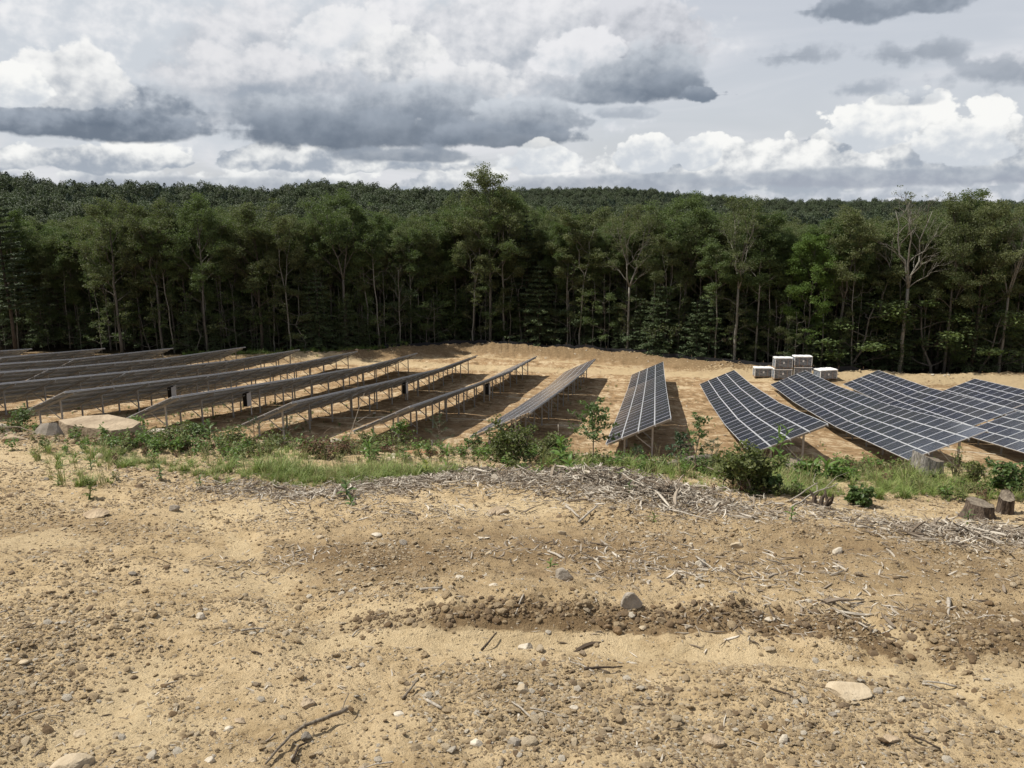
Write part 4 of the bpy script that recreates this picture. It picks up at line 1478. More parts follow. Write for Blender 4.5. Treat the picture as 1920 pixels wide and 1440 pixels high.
def ico(sub):
    bm = bmesh.new(); bmesh.ops.create_icosphere(bm, subdivisions=sub, radius=1.0)
    v = np.array([q.co[:] for q in bm.verts]); f = np.array([[q.index for q in p.verts] for p in bm.faces]); bm.free()
    return v, f


ICO = {k: ico(k) for k in (1, 2, 3, 4)}


def rock_mesh(seed, sub=2, cuts=9, dims=(1, 1, 1), rough=.06, keep=.72):
    r = np.random.default_rng(seed)
    v, f = ICO[sub][0].copy(), ICO[sub][1]
    for _ in range(cuts):
        n = r.normal(size=3); n /= np.linalg.norm(n)
        k = keep * r.uniform(.75, 1.15)
        d = np.maximum(0, v @ n - k)
        v -= d[:, None] * n * .95
    nn = fbm(v[:, 0] * 2 + seed, v[:, 1] * 2 + v[:, 2] * 1.7, 1.1, 3, seed)
    v *= (1 + rough * nn)[:, None]
    v *= np.array(dims) / np.abs(v).max(0)
    return v, f


def rock(name, loc, dims, seed, mat, label=None, cat=None, group=None, rz=0.0, sub=3, cuts=10, tilt=(0, 0), sink=.3, rough=.07, smooth=False):
    v, f = rock_mesh(seed, sub, cuts, dims, rough)
    mb = MB().add(v, f)
    o = mb.build(name, mat, None, smooth)
    o.location = (loc[0], loc[1], loc[2] + dims[2] * (1 - 2 * sink))
    o.rotation_euler = (tilt[0], tilt[1], rz)
    return tag(o, label, cat, group)


# ---- templates for the loose litter
def tmpl_rocks(name, n, mats, sub=1, dims=((1, .8, .55),)):
    out = []
    for i in range(n):
        d = dims[i % len(dims)]
        v, f = rock_mesh(100 + i * 7 + sub, sub, 6, d, .10)
        out.append(template(name, MB().add(v, f), [mats[i % len(mats)]]))
    return out


S_EARTH = stone_mat('earth_crumb', (0.28, 0.20, 0.110), (0.46, 0.35, 0.21), 30)
PEB = tmpl_rocks('pebble', 12, [S_EARTH, S_TAN, S_EARTH, S_PALE, S_EARTH, S_EARTH, S_EARTH, S_TAN, S_EARTH, S_CLOD, S_TAN, S_EARTH], 1, ((1, .8, .36), (1, .65, .3), (1, .85, .55)))
CLOD = tmpl_rocks('clod', 6, [S_CLOD, S_CLOD, S_EARTH, S_CLOD, S_EARTH, S_CLOD], 2, ((1, .9, .7), (1, .8, .6)))


def in_view(n, y0, y1, pw=1.0):
    """ground points spread over the part of the slope one can see"""
    k = rng.random(n)
    y = y0 * (y1 / y0) ** (k ** pw)
    x = rng.uniform(-1, 1, n) * (0.66 * y + 0.5)
    return x, y


def along(pts, n, w_):
    P = SC(pts); P = np.array([p[:2] for p in P])
    seg = np.linalg.norm(np.diff(P, axis=0), axis=1); cum = np.concatenate(([0], np.cumsum(seg)))
    k = rng.random(n) * cum[-1]
    x = np.interp(k, cum, P[:, 0]) + rng.normal(size=n) * w_ * .8
    y = np.interp(k, cum, P[:, 1]) + rng.normal(size=n) * w_
    return x, y


def around(px, py, n, rx, ry):
    c_ = at(px, py)
    return c_[0] + rng.normal(size=n) * rx, c_[1] + rng.normal(size=n) * ry


def litter(name, tm, x, y, size, label, flat=False, lift=0.15, kind='stuff', yaw=None, stretch=None, tilt=.5):
    n = len(x)
    z = gz(x, y) + size * lift
    rot = np.stack([rng.uniform(-tilt, tilt, n), rng.uniform(-tilt, tilt, n), rng.random(n) * 6.28 if yaw is None else yaw], -1)
    scl = np.stack([size, size, size], -1) if stretch is None else size[:, None] * stretch
    o = scatter(name, tm, np.stack([x, y, z], -1), rot, scl, rng.integers(0, len(tm), n))
    return tag(o, label, None, None, kind)


x, y = in_view(520000, 2.0, 13, 0.85)
sa, so, _ = masks(x, y)
keep = rng.random(len(x)) > np.clip(sa * .9, 0, .85)
clus = fbm(x, y, 1.3, 4, 401)
keep &= rng.random(len(x)) < np.clip(.50 + clus * 1.3 + .5 * fbm(x, y, 5, 2, 409), .12, 1)
x, y = x[keep], y[keep]
litter('gravel', PEB, x, y, np.clip(np.exp(rng.normal(-5.45, .62, len(x))) * (0.75 + .06 * y), .002, .026), 'fine gravel and crumbs of earth strewn over the bare slope')
# clods of dark earth along the bank and on the churned soil
x, y = in_view(60000, 2.3, 12.5, .9)
sa, so, _ = masks(x, y)
keep = rng.random(len(x)) < np.clip(so ** 2 * .30 - sa * .4, 0, 1)
x, y = x[keep], y[keep]
bx_, by_ = along([(660, 1172), (850, 1176), (1000, 1174), (1200, 1180), (1400, 1186)], 1700, .05)
bx2, by2 = along([(1400, 1186), (1560, 1200), (1720, 1225), (1900, 1230)], 1000, .10)
bx3, by3 = around(100, 838, 3500, 1.2, .45)
x, y = np.concatenate([x, bx_, bx2, bx3]), np.concatenate([y, by_ + .05, by2, by3])
litter('earth_clods', CLOD, x, y, np.clip(np.exp(rng.normal(-5.1, .65, len(x))), .003, .030), 'dark crumbled clods of earth along the bank and churned soil', lift=.1)

x, y = around(95, 838, 420, 1.0, .40)
litter('mound_rubble', PEB, x, y, np.clip(np.exp(rng.normal(-3.9, .5, len(x))), .01, .07), 'stones and lumps of earth piled under the rocks at left', lift=.3)
# ---- chips and splinters of shredded wood
m_chip, t = material('weathered_wood')
P = t.node('ShaderNodeTexCoord').outputs['Object']
rr = t.node('ShaderNodeObjectInfo').outputs['Random']
n = t.noise(P, 3, 4, .6)
c = t.ramp(rr, [(0.0, (0.06, 0.044, 0.031)), (0.2, (0.14, 0.108, 0.078)), (0.45, (0.26, 0.215, 0.165)), (0.7, (0.38, 0.335, 0.27)), (1.0, (0.54, 0.49, 0.41))])
c = t.mix(t.mul(t.smooth(n, .4, .7), .4), c, (0.12, 0.09, 0.06))
finish(m_chip, t, principled(t, c, .9, 0, .15))
CH = []
for i in range(9):
    L, W_, H_ = 1.0, rng.uniform(.05, .16), rng.uniform(.03, .06)
    bnd = rng.uniform(-.12, .12)
    k = 4
    v, fs = [], []
    for j in range(k + 1):
        u = j / k; ww = W_ * (1 - abs(2 * u - 1) ** rng.uniform(1.5, 3) * rng.uniform(.5, .95)) + .006
        cx_, cy_ = (u - .5) * L, bnd * math.sin(u * PI) * L + rng.normal() * .012
        cz2 = .08 * bnd * math.cos(u * 5) + rng.normal() * .01
        v += [(cx_, cy_ - ww / 2, cz2), (cx_, cy_ + ww / 2, cz2 + rng.normal() * .008), (cx_, cy_ + ww * .4, cz2 + H_), (cx_, cy_ - ww * .4, cz2 + H_ * .9)]
    for j in range(k):
        a, b = j * 4, j * 4 + 4
        for q in range(4): fs.append((a + q, b + q, b + (q + 1) % 4, a + (q + 1) % 4))
    fs += [(3, 2, 1, 0), tuple(k * 4 + q for q in range(4))]
    CH.append(template('splinter', MB().add(v, fs), [m_chip]))


cxs, cys, css, czs = [], [], [], []


def chips(xy, lo=.035, hi=.15, pile=0.0):
    n = len(xy[0])
    cxs.append(xy[0]); cys.append(xy[1]); css.append(np.clip(np.exp(rng.normal(math.log((lo + hi) / 3.9), .45, n)), lo * .4, hi * 1.4)); czs.append(rng.random(n) * pile)


chips(along([(400, 912), (560, 930), (700, 917)], 1900, .2), pile=.03)
chips(along([(700, 915), (850, 900), (1000, 915), (1100, 925), (1200, 945), (1330, 965)], 14000, .34), pile=.04)
chips(along([(880, 905), (1050, 910), (1180, 935), (1260, 960)], 1800, .14), .06, .22, .13)
chips(along([(1300, 960), (1400, 985), (1550, 985), (1700, 985)], 1100, .25), pile=.02)
chips(around(1850, 1015, 2400, .42, .22), .05, .16, .05)
chips(around(1790, 1040, 500, .35, .18), pile=.02)
chips(around(1180, 1060, 420, .5, .22)); chips(around(1320, 1095, 350, .4, .16)); chips(around(1090, 1030, 250, .5, .15))
chips(around(510, 1050, 170, .22, .14)); chips(around(590, 1030, 60, .2, .1)); chips(around(1560, 1100, 350, .6, .25))
chips(around(330, 905, 260, .5, .2)); chips(around(1500, 1190, 200, .5, .08)); chips(around(1660, 1170, 160, .3, .12))
chips(around(800, 960, 500, .7, .2), pile=.02)
x, y = in_view(5200, 2.3, 12, .9); kk = rng.random(5200) < np.clip(.45 + fbm(x, y, 1.1, 3, 77) * 1.4, .05, 1); chips((x[kk], y[kk]), .015, .08)
x, y = in_view(5000, 9.5, 18, 1); chips((x, y), .04, .16, .03)
x, y = np.concatenate(cxs), np.concatenate(cys); s = np.concatenate(css); pz = np.concatenate(czs)
n = len(x)
o = scatter('wood_chips', CH, np.stack([x, y, gz(x, y) + .004 + pz], -1), np.stack([rng.normal(size=n) * .25, rng.normal(size=n) * (.18 + 2.2 * pz), rng.random(n) * 6.28], -1),
            np.stack([s, s * rng.uniform(.7, 1.3, n), s], -1), rng.integers(0, len(CH), n))
tag(o, 'greyish shredded wood chips and bark heaped along the edge of the slope', None, None, 'stuff')
print('chips', n)

# ---- grass and low weeds
GR = leaf_mat('grass_blades', [(0.085, 0.125, 0.030), (0.160, 0.220, 0.050), (0.235, 0.285, 0.080), (0.36, 0.32, 0.16)], .5, .3)
WD = leaf_mat('weed_leaves', [(0.065, 0.085, 0.028), (0.135, 0.155, 0.048), (0.22, 0.215, 0.085)], .55, .3)
BRG = leaf_mat('bright_leaves', [(0.065, 0.125, 0.022), (0.105, 0.180, 0.035), (0.15, 0.225, 0.055)], .45, .35)
DKG = leaf_mat('dark_leaves', [(0.050, 0.066, 0.020), (0.105, 0.122, 0.036), (0.18, 0.185, 0.062)], .5, .32)
MPL = leaf_mat('sapling_leaves', [(0.050, 0.085, 0.028), (0.088, 0.135, 0.042), (0.13, 0.18, 0.065)], .5, .3)
BRN = leaf_mat('dry_leaves', [(0.060, 0.030, 0.018), (0.11, 0.058, 0.034), (0.17, 0.10, 0.055)], .8, .1)
PNE = leaf_mat('young_pine', [(0.028, 0.052, 0.026), (0.050, 0.082, 0.040), (0.075, 0.11, 0.055)], .6, .15)
TWG = bark_mat('twig_bark', (0.10, 0.08, 0.06), (0.24, 0.20, 0.15), 12, .3)
TWP = bark_mat('bleached_wood', (0.24, 0.21, 0.17), (0.46, 0.41, 0.34), 10, .5)
TWD = bark_mat('dark_wood', (0.035, 0.026, 0.020), (0.10, 0.075, 0.055), 10, .6)


def blade_tuft(nb, H, spread, wdt=.006):
    mb = MB()
    for _ in range(nb):
        a = rng.random() * 6.28; h = H * rng.uniform(.5, 1.15); ln = spread * rng.uniform(.2, 1.2)
        d = np.array((math.cos(a), math.sin(a), 0)); sd_ = np.array((-d[1], d[0], 0))
        o = rnd_unit(1)[0] * (.05, .05, 0) * spread * 3
        v = []
        for j in range(4):
            u = j / 3
            p = o + d * ln * u ** 1.8 + np.array((0, 0, h * (u - .28 * u ** 3)))
            w_ = wdt * (1 - u * .9)
            v += [p - sd_ * w_, p + sd_ * w_]
        mb.add(v, [(0, 1, 3, 2), (2, 3, 5, 4), (4, 5, 7, 6)])
    return mb


def weed_mb(H, n=16, leaf=.045, stems=3):
    mb = MB()
    for s_ in range(stems):
        a = rng.random() * 6.28
        e = np.array((math.cos(a) * H * .35, math.sin(a) * H * .35, H * rng.uniform(.7, 1.1)))
        p = bent((0, 0, 0), e, 4, .08)
        mb.tube(p, [.004, .003, .002, .0015], 3, 1, cap=False)
        k = rng.uniform(.2, 1, n)
        c = np.stack([np.interp(k, np.linspace(0, 1, 4), p[:, q]) for q in range(3)], -1) + rng.normal(size=(n, 3)) * leaf * .5
        leaves(mb, c, leaf, 0, .8, .6)
    return mb


STK = template('grass_stalks', blade_tuft(9, .34, .14, .0028), [leaf_mat('dry_grass', [(0.14, 0.16, 0.05), (0.30, 0.27, 0.13), (0.42, 0.36, 0.20)], .7, .25)])
TUFT = [STK, template('grass_tuft', blade_tuft(26, .13, .16, .0035), [GR]), template('grass_tuft', blade_tuft(22, .10, .16, .0035), [GR]), template('grass_tuft', blade_tuft(30, .17, .18, .004), [GR]), template('grass_tuft', blade_tuft(18, .07, .12, .003), [GR])]
WEED = [template('weed', weed_mb(.16), [WD, TWG]), template('weed', weed_mb(.11, 14, .035), [WD, TWG]), template('weed', weed_mb(.20, 20, .05), [BRG, TWG]), template('weed', weed_mb(.14, 18, .03, 4), [DKG, TWG]), template('weed', weed_mb(.13, 16, .03, 5), [BRN, TWG])]
GX, GY, GS = [], [], []
for (px, py, rx, ry, n) in [(300, 868, .5, .35, 170), (340, 876, .6, .3, 300), (430, 886, .5, .25, 280), (510, 893, .4, .22, 180), (590, 905, .28, .18, 130), (560, 860, .5, .3, 90), (680, 882, .3, .25, 170), (665, 890, .2, .2, 80),
                            (725, 885, .3, .15, 80), (775, 888, .3, .14, 120), (850, 890, .22, .15, 90), (830, 870, .3, .2, 60), (900, 880, .2, .15, 40), (1000, 880, .3, .15, 60), (1110, 880, .35, .2, 60), (1170, 892, .3, .18, 110),
                            (1275, 912, .34, .14, 240), (1330, 905, .2, .12, 60), (1455, 935, .28, .25, 240), (1450, 905, .3, .4, 180), (1520, 935, .35, .2, 200), (1560, 905, .5, .3, 240), (1600, 930, .3, .2, 120), (1650, 900, .5, .3, 220),
                            (1700, 915, .4, .25, 240), (1760, 930, .3, .2, 160), (1680, 930, .25, .15, 90), (1830, 925, .3, .3, 80), (1905, 940, .2, .3, 70), (1420, 965, .12, .08, 50), (1440, 972, .14, .05, 30), (235, 872, .18, .1, 26),
                            (115, 900, .12, .06, 14), (165, 912, .12, .08, 20), (1000, 850, 1.5, .6, 90), (600, 850, 1.2, .6, 110), (1250, 880, 1.2, .5, 90), (1500, 870, .6, .4, 110), (1380, 985, .1, .06, 20)]:
    c_ = at(px, py)
    if c_[1] > 18: c_ = np.array(spot(px, 13.5))
    GX.append(c_[0] + rng.normal(size=n) * rx); GY.append(c_[1] + rng.normal(size=n) * ry); GS.append(rng.uniform(.45, 1.15, n))
x, y, s = np.concatenate(GX), np.concatenate(GY), np.concatenate(GS)
kk = (rng.random(len(x)) < np.clip(.62 + fbm(x, y, 1.5, 3, 19) * 1.6, .06, 1)) & (y > 7.2)
x, y, s = x[kk], y[kk], s[kk] * np.clip(.9 + fbm(x[kk], y[kk], 1.1, 2, 29) * .6, .5, 1.2) * np.clip(1.15 - (y[kk] - 9) * .06, .7, 1)
litter('grass', TUFT, x, y, s, 'fresh green grass in tufts along the top of the bank', lift=0, tilt=.15)
GX, GY, GS = [], [], []
for (px, py, rx, ry, n) in [(380, 850, .9, .6, 420), (480, 850, .8, .6, 420), (560, 845, .8, .5, 300), (300, 850, .4, .4, 130), (640, 865, .5, .4, 120), (850, 860, .8, .5, 160), (1050, 870, .8, .4, 170), (1250, 880, .8, .4, 160),
                            (1500, 885, .8, .5, 170), (1700, 890, 1.0, .5, 150), (1860, 930, .5, .4, 110), (1440, 945, .2, .15, 50), (770, 850, .5, .4, 100), (950, 885, .6, .25, 90)]:
    c_ = at(px, py)
    if c_[1] > 18: c_ = np.array(spot(px, 13.5))
    GX.append(c_[0] + rng.normal(size=n) * rx); GY.append(c_[1] + rng.normal(size=n) * ry); GS.append(rng.uniform(.5, 1.2, n))
for D0, D1, n in ((11, 15, 420), (17, 40, 300)):
    yy = rng.uniform(D0, D1, n); GX.append(rng.uniform(-.68, .68, n) * yy); GY.append(yy); GS.append(rng.uniform(.5, 1.2, n))
x, y, s = np.concatenate(GX), np.concatenate(GY), np.concatenate(GS)
kk = rng.random(len(x)) < np.clip(.42 + fbm(x, y, 1.2, 3, 119) * 1.5, .05, 1)
x, y, s = x[kk], y[kk], s[kk] * .8
litter('low_weeds', WEED, x, y, s, 'low weeds and seedlings covering the top of the bank', lift=0, tilt=.2)
# coarse grass and stones by the berm, a few weeds between the rows
m = 900
qq = rng.uniform(-66, -36, m); ee = np.abs(rng.normal(size=m)) * 1.6 - .8
tt = wood_edge(qq) - ee - 1.2
x, y = NV[0] * qq + TV[0] * tt, NV[1] * qq + TV[1] * tt
litter('far_grass', TUFT[1:4] + WEED[:3], x, y, rng.uniform(2.2, 4.2, m), 'green grass and weeds on the far end of the berm', lift=0, tilt=.15)
m = 900
qq = np.concatenate([rng.uniform(-45, 30, 450), rng.normal(-33, 6, 450)]); tt = np.concatenate([rng.uniform(42, 99, 450), rng.normal(55, 7, 450)])
x, y = NV[0] * qq + TV[0] * tt, NV[1] * qq + TV[1] * tt
litter('sparse_weeds', TUFT[:2] + WEED[:3], x, y, rng.uniform(.6, 1.6, m), 'sparse weeds on the graded ground between the panel rows', lift=0, tilt=.2)
m = 9500
qq = rng.uniform(-70, 40, m); tt = rng.uniform(41, 106, m)
k = int(m * .30); tt[:k] = wood_edge(qq[:k]) - np.abs(rng.normal(3.5, 2.2, k))
x, y = NV[0] * qq + TV[0] * tt, NV[1] * qq + TV[1] * tt
sz = np.clip(np.exp(rng.normal(-2.9, .6, m)), .02, .35); sz[k:] *= .75
litter('field_stones', PEB, x, y, sz, 'stones and clods scattered on the graded ground and the far berm', lift=.1)

# ---- stones one can single out
ST = [  # px, py, width px, height px, material, label
    (1183, 1166, 38, 32, S_GREY, 'rounded grey stone set in the crumbling bank'),
    (1055, 1112, 34, 26, S_GREY, 'rough stone with a dark side lying above the bank'),
    (1380, 1040, 23, 15, S_TAN, 'cream block of stone with a flat top on churned soil'),
    (1568, 1060, 20, 17, S_PALE, 'white pointed stone at the right of the cream block'),
    (1314, 1070, 20, 14, S_PALE, 'small pale rounded stone among grey wood fibres'),
    (378, 1160, 22, 14, S_PALE, 'pale oval stone alone in the bare ground left of the bank'),
    (182, 962, 46, 11, S_SAND, 'flat sandy slab flush with the ground at left'),
    (580, 987, 22, 9, S_PALE, 'small flat pale stone below the wood chips'),
    (706, 1010, 20, 9, S_PALE, 'small oval pale stone in the middle of the bare slope'),
    (327, 953, 20, 13, S_GREY, 'grey lump of stone near the top of the rut'),
    (1590, 1314, 72, 15, S_TAN, 'long tan slab half buried, pointing to the rain rill'),
    (1645, 1312, 16, 16, S_GREY, 'grey stone touching the end of the long tan slab'),
    (150, 1368, 24, 14, S_TAN, 'angular tan stone near the bottom left corner'),
    (218, 1380, 16, 13, S_TAN, 'small angular stone right of the angular tan one'),
    (1338, 1388, 38, 18, S_SAND, 'flat sandy stone near the bottom centre right'),
    (1470, 1392, 20, 18, S_PALE, 'cream faceted stone near the bottom'),
    (980, 1302, 24, 18, S_TAN, 'angular tan stone with dark side below the bank'),
    (894, 1396, 24, 13, S_PALE, 'rounded pale pebble below right of the long stick'),
    (450, 1348, 26, 10, S_SAND, 'flat pale stone left of the long stick'),
    (748, 1345, 22, 10, S_PALE, 'oval pale stone right of the long stick tip'),
    (578, 1318, 26, 15, S_SAND, 'rounded rosy stone above the long stick'),
    (428, 1364, 16, 8, S_PALE, 'small bright white stone beside a grey chip'),
    (394, 1428, 18, 13, S_PALE, 'round pebble left of the stick near the lower edge'),
    (475, 1430, 17, 13, S_TAN, 'round tan pebble touching the lower end of the stick'),
    (966, 1404, 26, 16, S_GREY, 'grey rounded stone at the bottom centre'),
    (1075, 1336, 17, 10, S_PALE, 'small smooth egg shaped stone right of centre'),
    (985, 1210, 26, 15, S_PALE, 'bright pale rock beside the sand wash'),
    (745, 926, 24, 9, S_SAND, 'flat pale stone at the foot of the chip pile'),
    (1158, 1188, 17, 16, S_CLOD, 'dark reddish stone at the foot of the bank'),
    (1137, 1184, 15, 10, S_CLOD, 'dark small stone left of the reddish one'),
    (929, 922, 15, 18, S_PALE, 'square cream block standing on the chip pile'),
    (935, 962, 34, 12, S_SAND, 'flat sand coloured stone below the chip pile'),
    (840, 908, 20, 15, S_GREY, 'round brownish stone in the top of the chip pile'),
    (566, 890, 26, 12, S_PALE, 'pale stone among the grass tufts'),
    (190, 873, 20, 13, S_TAN, 'reddish tan stone under the sandstone slab'),
    (728, 872, 18, 14, S_TAN, 'left of three cream rocks by the orange earth'),
    (738, 864, 16, 12, S_PALE, 'middle one of three cream rocks by the orange earth'),
    (765, 870, 18, 12, S_TAN, 'right of three cream rocks by the orange earth'),
    (1153, 880, 16, 11, S_PALE, 'white rock in the grass above the chips'),
    (1862, 1012, 22, 17, S_PALE, 'white stone on the grey wood pile at right'),
    (1205, 1186, 14, 10, S_TAN, 'small rounded stone right of the reddish stone'),
    (1442, 1186, 18, 9, S_PALE, 'white oval stone on the bank top'),
    (1420, 1180, 14, 8, S_PALE, 'small white stone beside the white oval one'),
    (1570, 1188, 18, 10, S_PALE, 'flat pale stone at the head of the rain rill'),
    (1670, 1192, 16, 9, S_PALE, 'pale stone where the rill begins'),
    (1900, 1195, 18, 12, S_TAN, 'tan stone near the right edge of the churned soil'),
    (1735, 1385, 14, 9, S_GREY, 'grey pebble near the lower right corner'),
    (1560, 1350, 15, 11, S_GREY, 'grey stone below the long tan slab'),
    (1670, 1395, 26, 10, S_SAND, 'flat tan pebble near the bottom right'),
    (45, 1245, 16, 11, S_TAN, 'tan pebble near the left edge'),
    (255, 1160, 16, 10, S_TAN, 'tan stone in a small group left of the pale oval one'),
    (600, 1010, 14, 8, S_TAN, 'small tan stone left of the middle of the slope'),
    (860, 1110, 20, 10, S_PALE, 'white angular stone above the bank at the left of the grey one'),
    (925, 1130, 16, 10, S_PALE, 'whitish stone lying on the bank crest'),
]
for i, (px, py, wp, hp, m_, lab) in enumerate(ST):
    p = G(px, py); k = ppm(p)
    w_ = wp / k / 2 * 1.12; h_ = hp / k / 2 * (1.3 if hp > 11 else .9)
    rock('stone', p, (w_, w_ * rng.uniform(.65, .85), h_), 300 + i, m_, lab, 'stone', 'loose stones on the bare slope', rng.uniform(-.5, .5), 3, 9, (rng.uniform(-.15, .15), rng.uniform(-.15, .15)), .32, .08)
SM = [MB().add(*rock_mesh(700 + i, 2, 8, (1, .75, .55), .1)).mesh('stone', [[S_TAN, S_PALE, S_GREY, S_TAN, S_SAND, S_TAN, S_CLOD, S_TAN][i]]) for i in range(8)]
x, y = in_view(235, 2.3, 12.5, 1.0)
for i in range(len(x)):
    s = min(.05, max(.011, math.exp(rng.normal(-4.05, .42)))) * (0.75 + .05 * y[i])
    o = bpy.data.objects.new('stone', SM[int(rng.integers(8))]); link(o)
    o.location = (x[i], y[i], float(gz(x[i], y[i])) + s * .2); o.scale = (s, s, s)
    o.rotation_euler = (rng.uniform(-.3, .3), rng.uniform(-.3, .3), rng.random() * 6.28)
    tag(o, 'one of the many small loose stones scattered over the bare slope', 'stone', 'small loose stones on the bare slope')

# ---- rocks at the left
p = foot(180, 838); k = ppm(p)
def hull_rock(pts, cuts=3, amp=.012):
    """angular broken rock: hull of its corner points, then slightly roughened"""
    bm = bmesh.new()
    for q in pts: bm.verts.new(q)
    r_ = bmesh.ops.convex_hull(bm, input=bm.verts)
    bmesh.ops.triangulate(bm, faces=bm.faces[:])
    bmesh.ops.subdivide_edges(bm, edges=bm.edges[:], cuts=cuts, use_grid_fill=True)
    v = np.array([q.co[:] for q in bm.verts]); bm.normal_update(); nn = np.array([q.normal[:] for q in bm.verts])
    bm.verts.index_update()
    f = [tuple(q.index for q in p_.verts) for p_ in bm.faces]; bm.free()
    k = fbm(v[:, 0] * 6 + v[:, 2] * 4, v[:, 1] * 6 - v[:, 2] * 5, 1.2, 4, 3)
    ledge = np.round(3 * fbm(v[:, 0] * 2, v[:, 1] * 3, 1.0, 2, 8)) / 3
    v = v + nn * (amp * k + amp * 1.3 * ledge)[:, None]
    return v, f


OUT = [(-.64, -.02), (-.47, .22), (-.1, .28), (.3, .25), (.58, .14), (.61, -.04), (.46, -.22), (.12, -.20), (-.32, -.17)]
v, f = hull_rock([(x_, y_, .03 + .06 * (x_ + .6) + .05 * (y_ + .22) + .025 * math.sin(x_ * 9 + y_ * 5)) for x_, y_ in OUT] + [(x_ * 1.04, y_ * 1.12, -.16) for x_, y_ in OUT], 4, .007)
sb = MB().add(v, f).build('sandstone_slab', S_SAND)
sb.location = (p[0], p[1] + .10, p[2] + .09); sb.rotation_euler = (R(3), R(1), R(-20))
tag(sb, 'big flat sandstone slab with dark broken end on the mound at left', 'rock')
p = foot(98, 836)
v, f = hull_rock([(-.18, -.06, -.06), (-.13, -.12, -.08), (.02, -.14, -.08), (.16, -.08, -.08), (.20, .10, -.08), (-.10, .14, .05), (-.06, .02, .17), (.05, .0, .18), (.09, .12, .15), (-.12, -.03, .08), (.14, -.03, .05)], 4, .008)
bo = MB().add(v, f).build('boulder', S_GREY); bo.location = (p[0], p[1] - .1, p[2] + .03); bo.scale = (1, 1, .85); bo.rotation_euler = (0, 0, .1)
tag(bo, 'grey boulder with a pale top left of the sandstone slab', 'rock')
p = foot(25, 850)
rock('boulder', p, (.15, .09, .06), 58, S_SAND, 'low pale rock left of the grey boulder', 'rock', None, .7, 3, 9, (0, .2), .3)
p = foot(292, 799)
rock('boulder', p, (.24, .14, .12), 60, S_PALE, 'bright white rock in the weeds right of the slab', 'rock', None, .15, 3, 8, (0, -.12), .2)
p = foot(630, 826)
rock('boulder', p, (.13, .08, .055), 61, S_PALE, 'white flat rock before the leaning pole', 'rock', None, .05, 3, 8, (0, 0), .2)
p = foot(622, 846)
rock('boulder', p, (.26, .13, .07), 62, S_TAN, 'long tan rock in the weeds below the white flat rock', 'rock', None, -.25, 3, 9, (0, .1), .3)
p = foot(8, 800)
rock('boulder', p, (.20, .10, .12), 63, S_PALE, 'pale pointed rock at the left edge', 'rock', None, .5, 3, 8, (0, .5), .3)
p = G(1432, 822)
p = qt(8.8, 52)
rock('boulder', p, (.45, .32, .26), 64, S_TAN, 'pale boulder on the graded ground between two panel rows', 'rock', None, .3, 3, 9, (0, .1), .35)
p = G(135, 1446); rock('boulder', p, (.075, .05, .03), 65, S_TAN, 'pale angular rock at the lower left edge of the slope', 'rock', None, .4, 3, 8, (0, .15), .3)


# ---- stumps, logs and sticks
def stump(loc, r, h, label, bark, tilt=(0, 0), notch=.3, rz=0.0, sides=26, topm=None, flare=.45):
    root = empty('tree_stump', loc, rz, label, 'stump', 'sawn tree stumps on the slope')
    mb = MB(); lv = 7
    v = []
    for j in range(lv):
        u = j / (lv - 1)
        for i in range(sides):
            a = 2 * PI * i / sides
            rr_ = r * (1 + flare * (1 - u) ** 2.2 * (1 + .5 * math.sin(a * 4 + 1)) + .07 * math.sin(a * 7 + rz * 9) + .04 * math.sin(a * 13 + u * 2))
            zt_ = h * (1 + notch * math.sin(a + .6) * (1 if math.sin(a + .6) > 0 else .25))
            v.append((math.cos(a) * rr_, math.sin(a) * rr_, -.06 + (zt_ + .06) * u))
    f = [(j * sides + i, j * sides + (i + 1) % sides, (j + 1) * sides + (i + 1) % sides, (j + 1) * sides + i) for j in range(lv - 1) for i in range(sides)]
    mb.add(v, f).build('bark', bark, root, True)
    topv = np.array(v[-sides:]); cen = topv.mean(0)
    tv = np.concatenate([topv * (.985, .985, 1) + (0, 0, -.002), (topv - cen) * .5 + cen + (0, 0, -.006), [cen]])
    tf = [(i, (i + 1) % sides, sides + (i + 1) % sides, sides + i) for i in range(sides)] + [(sides + i, sides + (i + 1) % sides, 2 * sides) for i in range(sides)]
    MB().add(tv, tf).build('cut_face', topm or TWG, root)
    root.rotation_euler = (tilt[0], tilt[1], rz)
    return root


B_ST = bark_mat('stump_bark', (0.10, 0.088, 0.075), (0.40, 0.37, 0.33), 16, 1.0)
B_SD = bark_mat('stump_bark_dark', (0.035, 0.026, 0.020), (0.17, 0.13, 0.10), 14, 1.0)
stump(foot(1735, 905), .155, .24, 'grey weathered stump with notched top beside the long panel row', B_ST, (.05, .05), .35, 2.2)
p = G(1835, 972); stump(p, .105, .13, 'pale topped stump left of the split one near the right edge', B_SD, (0, .1), .25, 1.0, flare=.7)
p = G(1883, 965); stump(p, .06, .155, 'narrow split stump near the right edge of the picture', B_SD, (.1, -.1), .3, .4, flare=.5)
stump(foot(1492, 888), .10, .12, 'small grey stump among the weeds right of the big bush', B_ST, (0, 0), .2, .8)
stump(foot(203, 800), .26, .14, 'dark broad stump just behind the sandstone slab', B_SD, (0, 0), .15, .3)


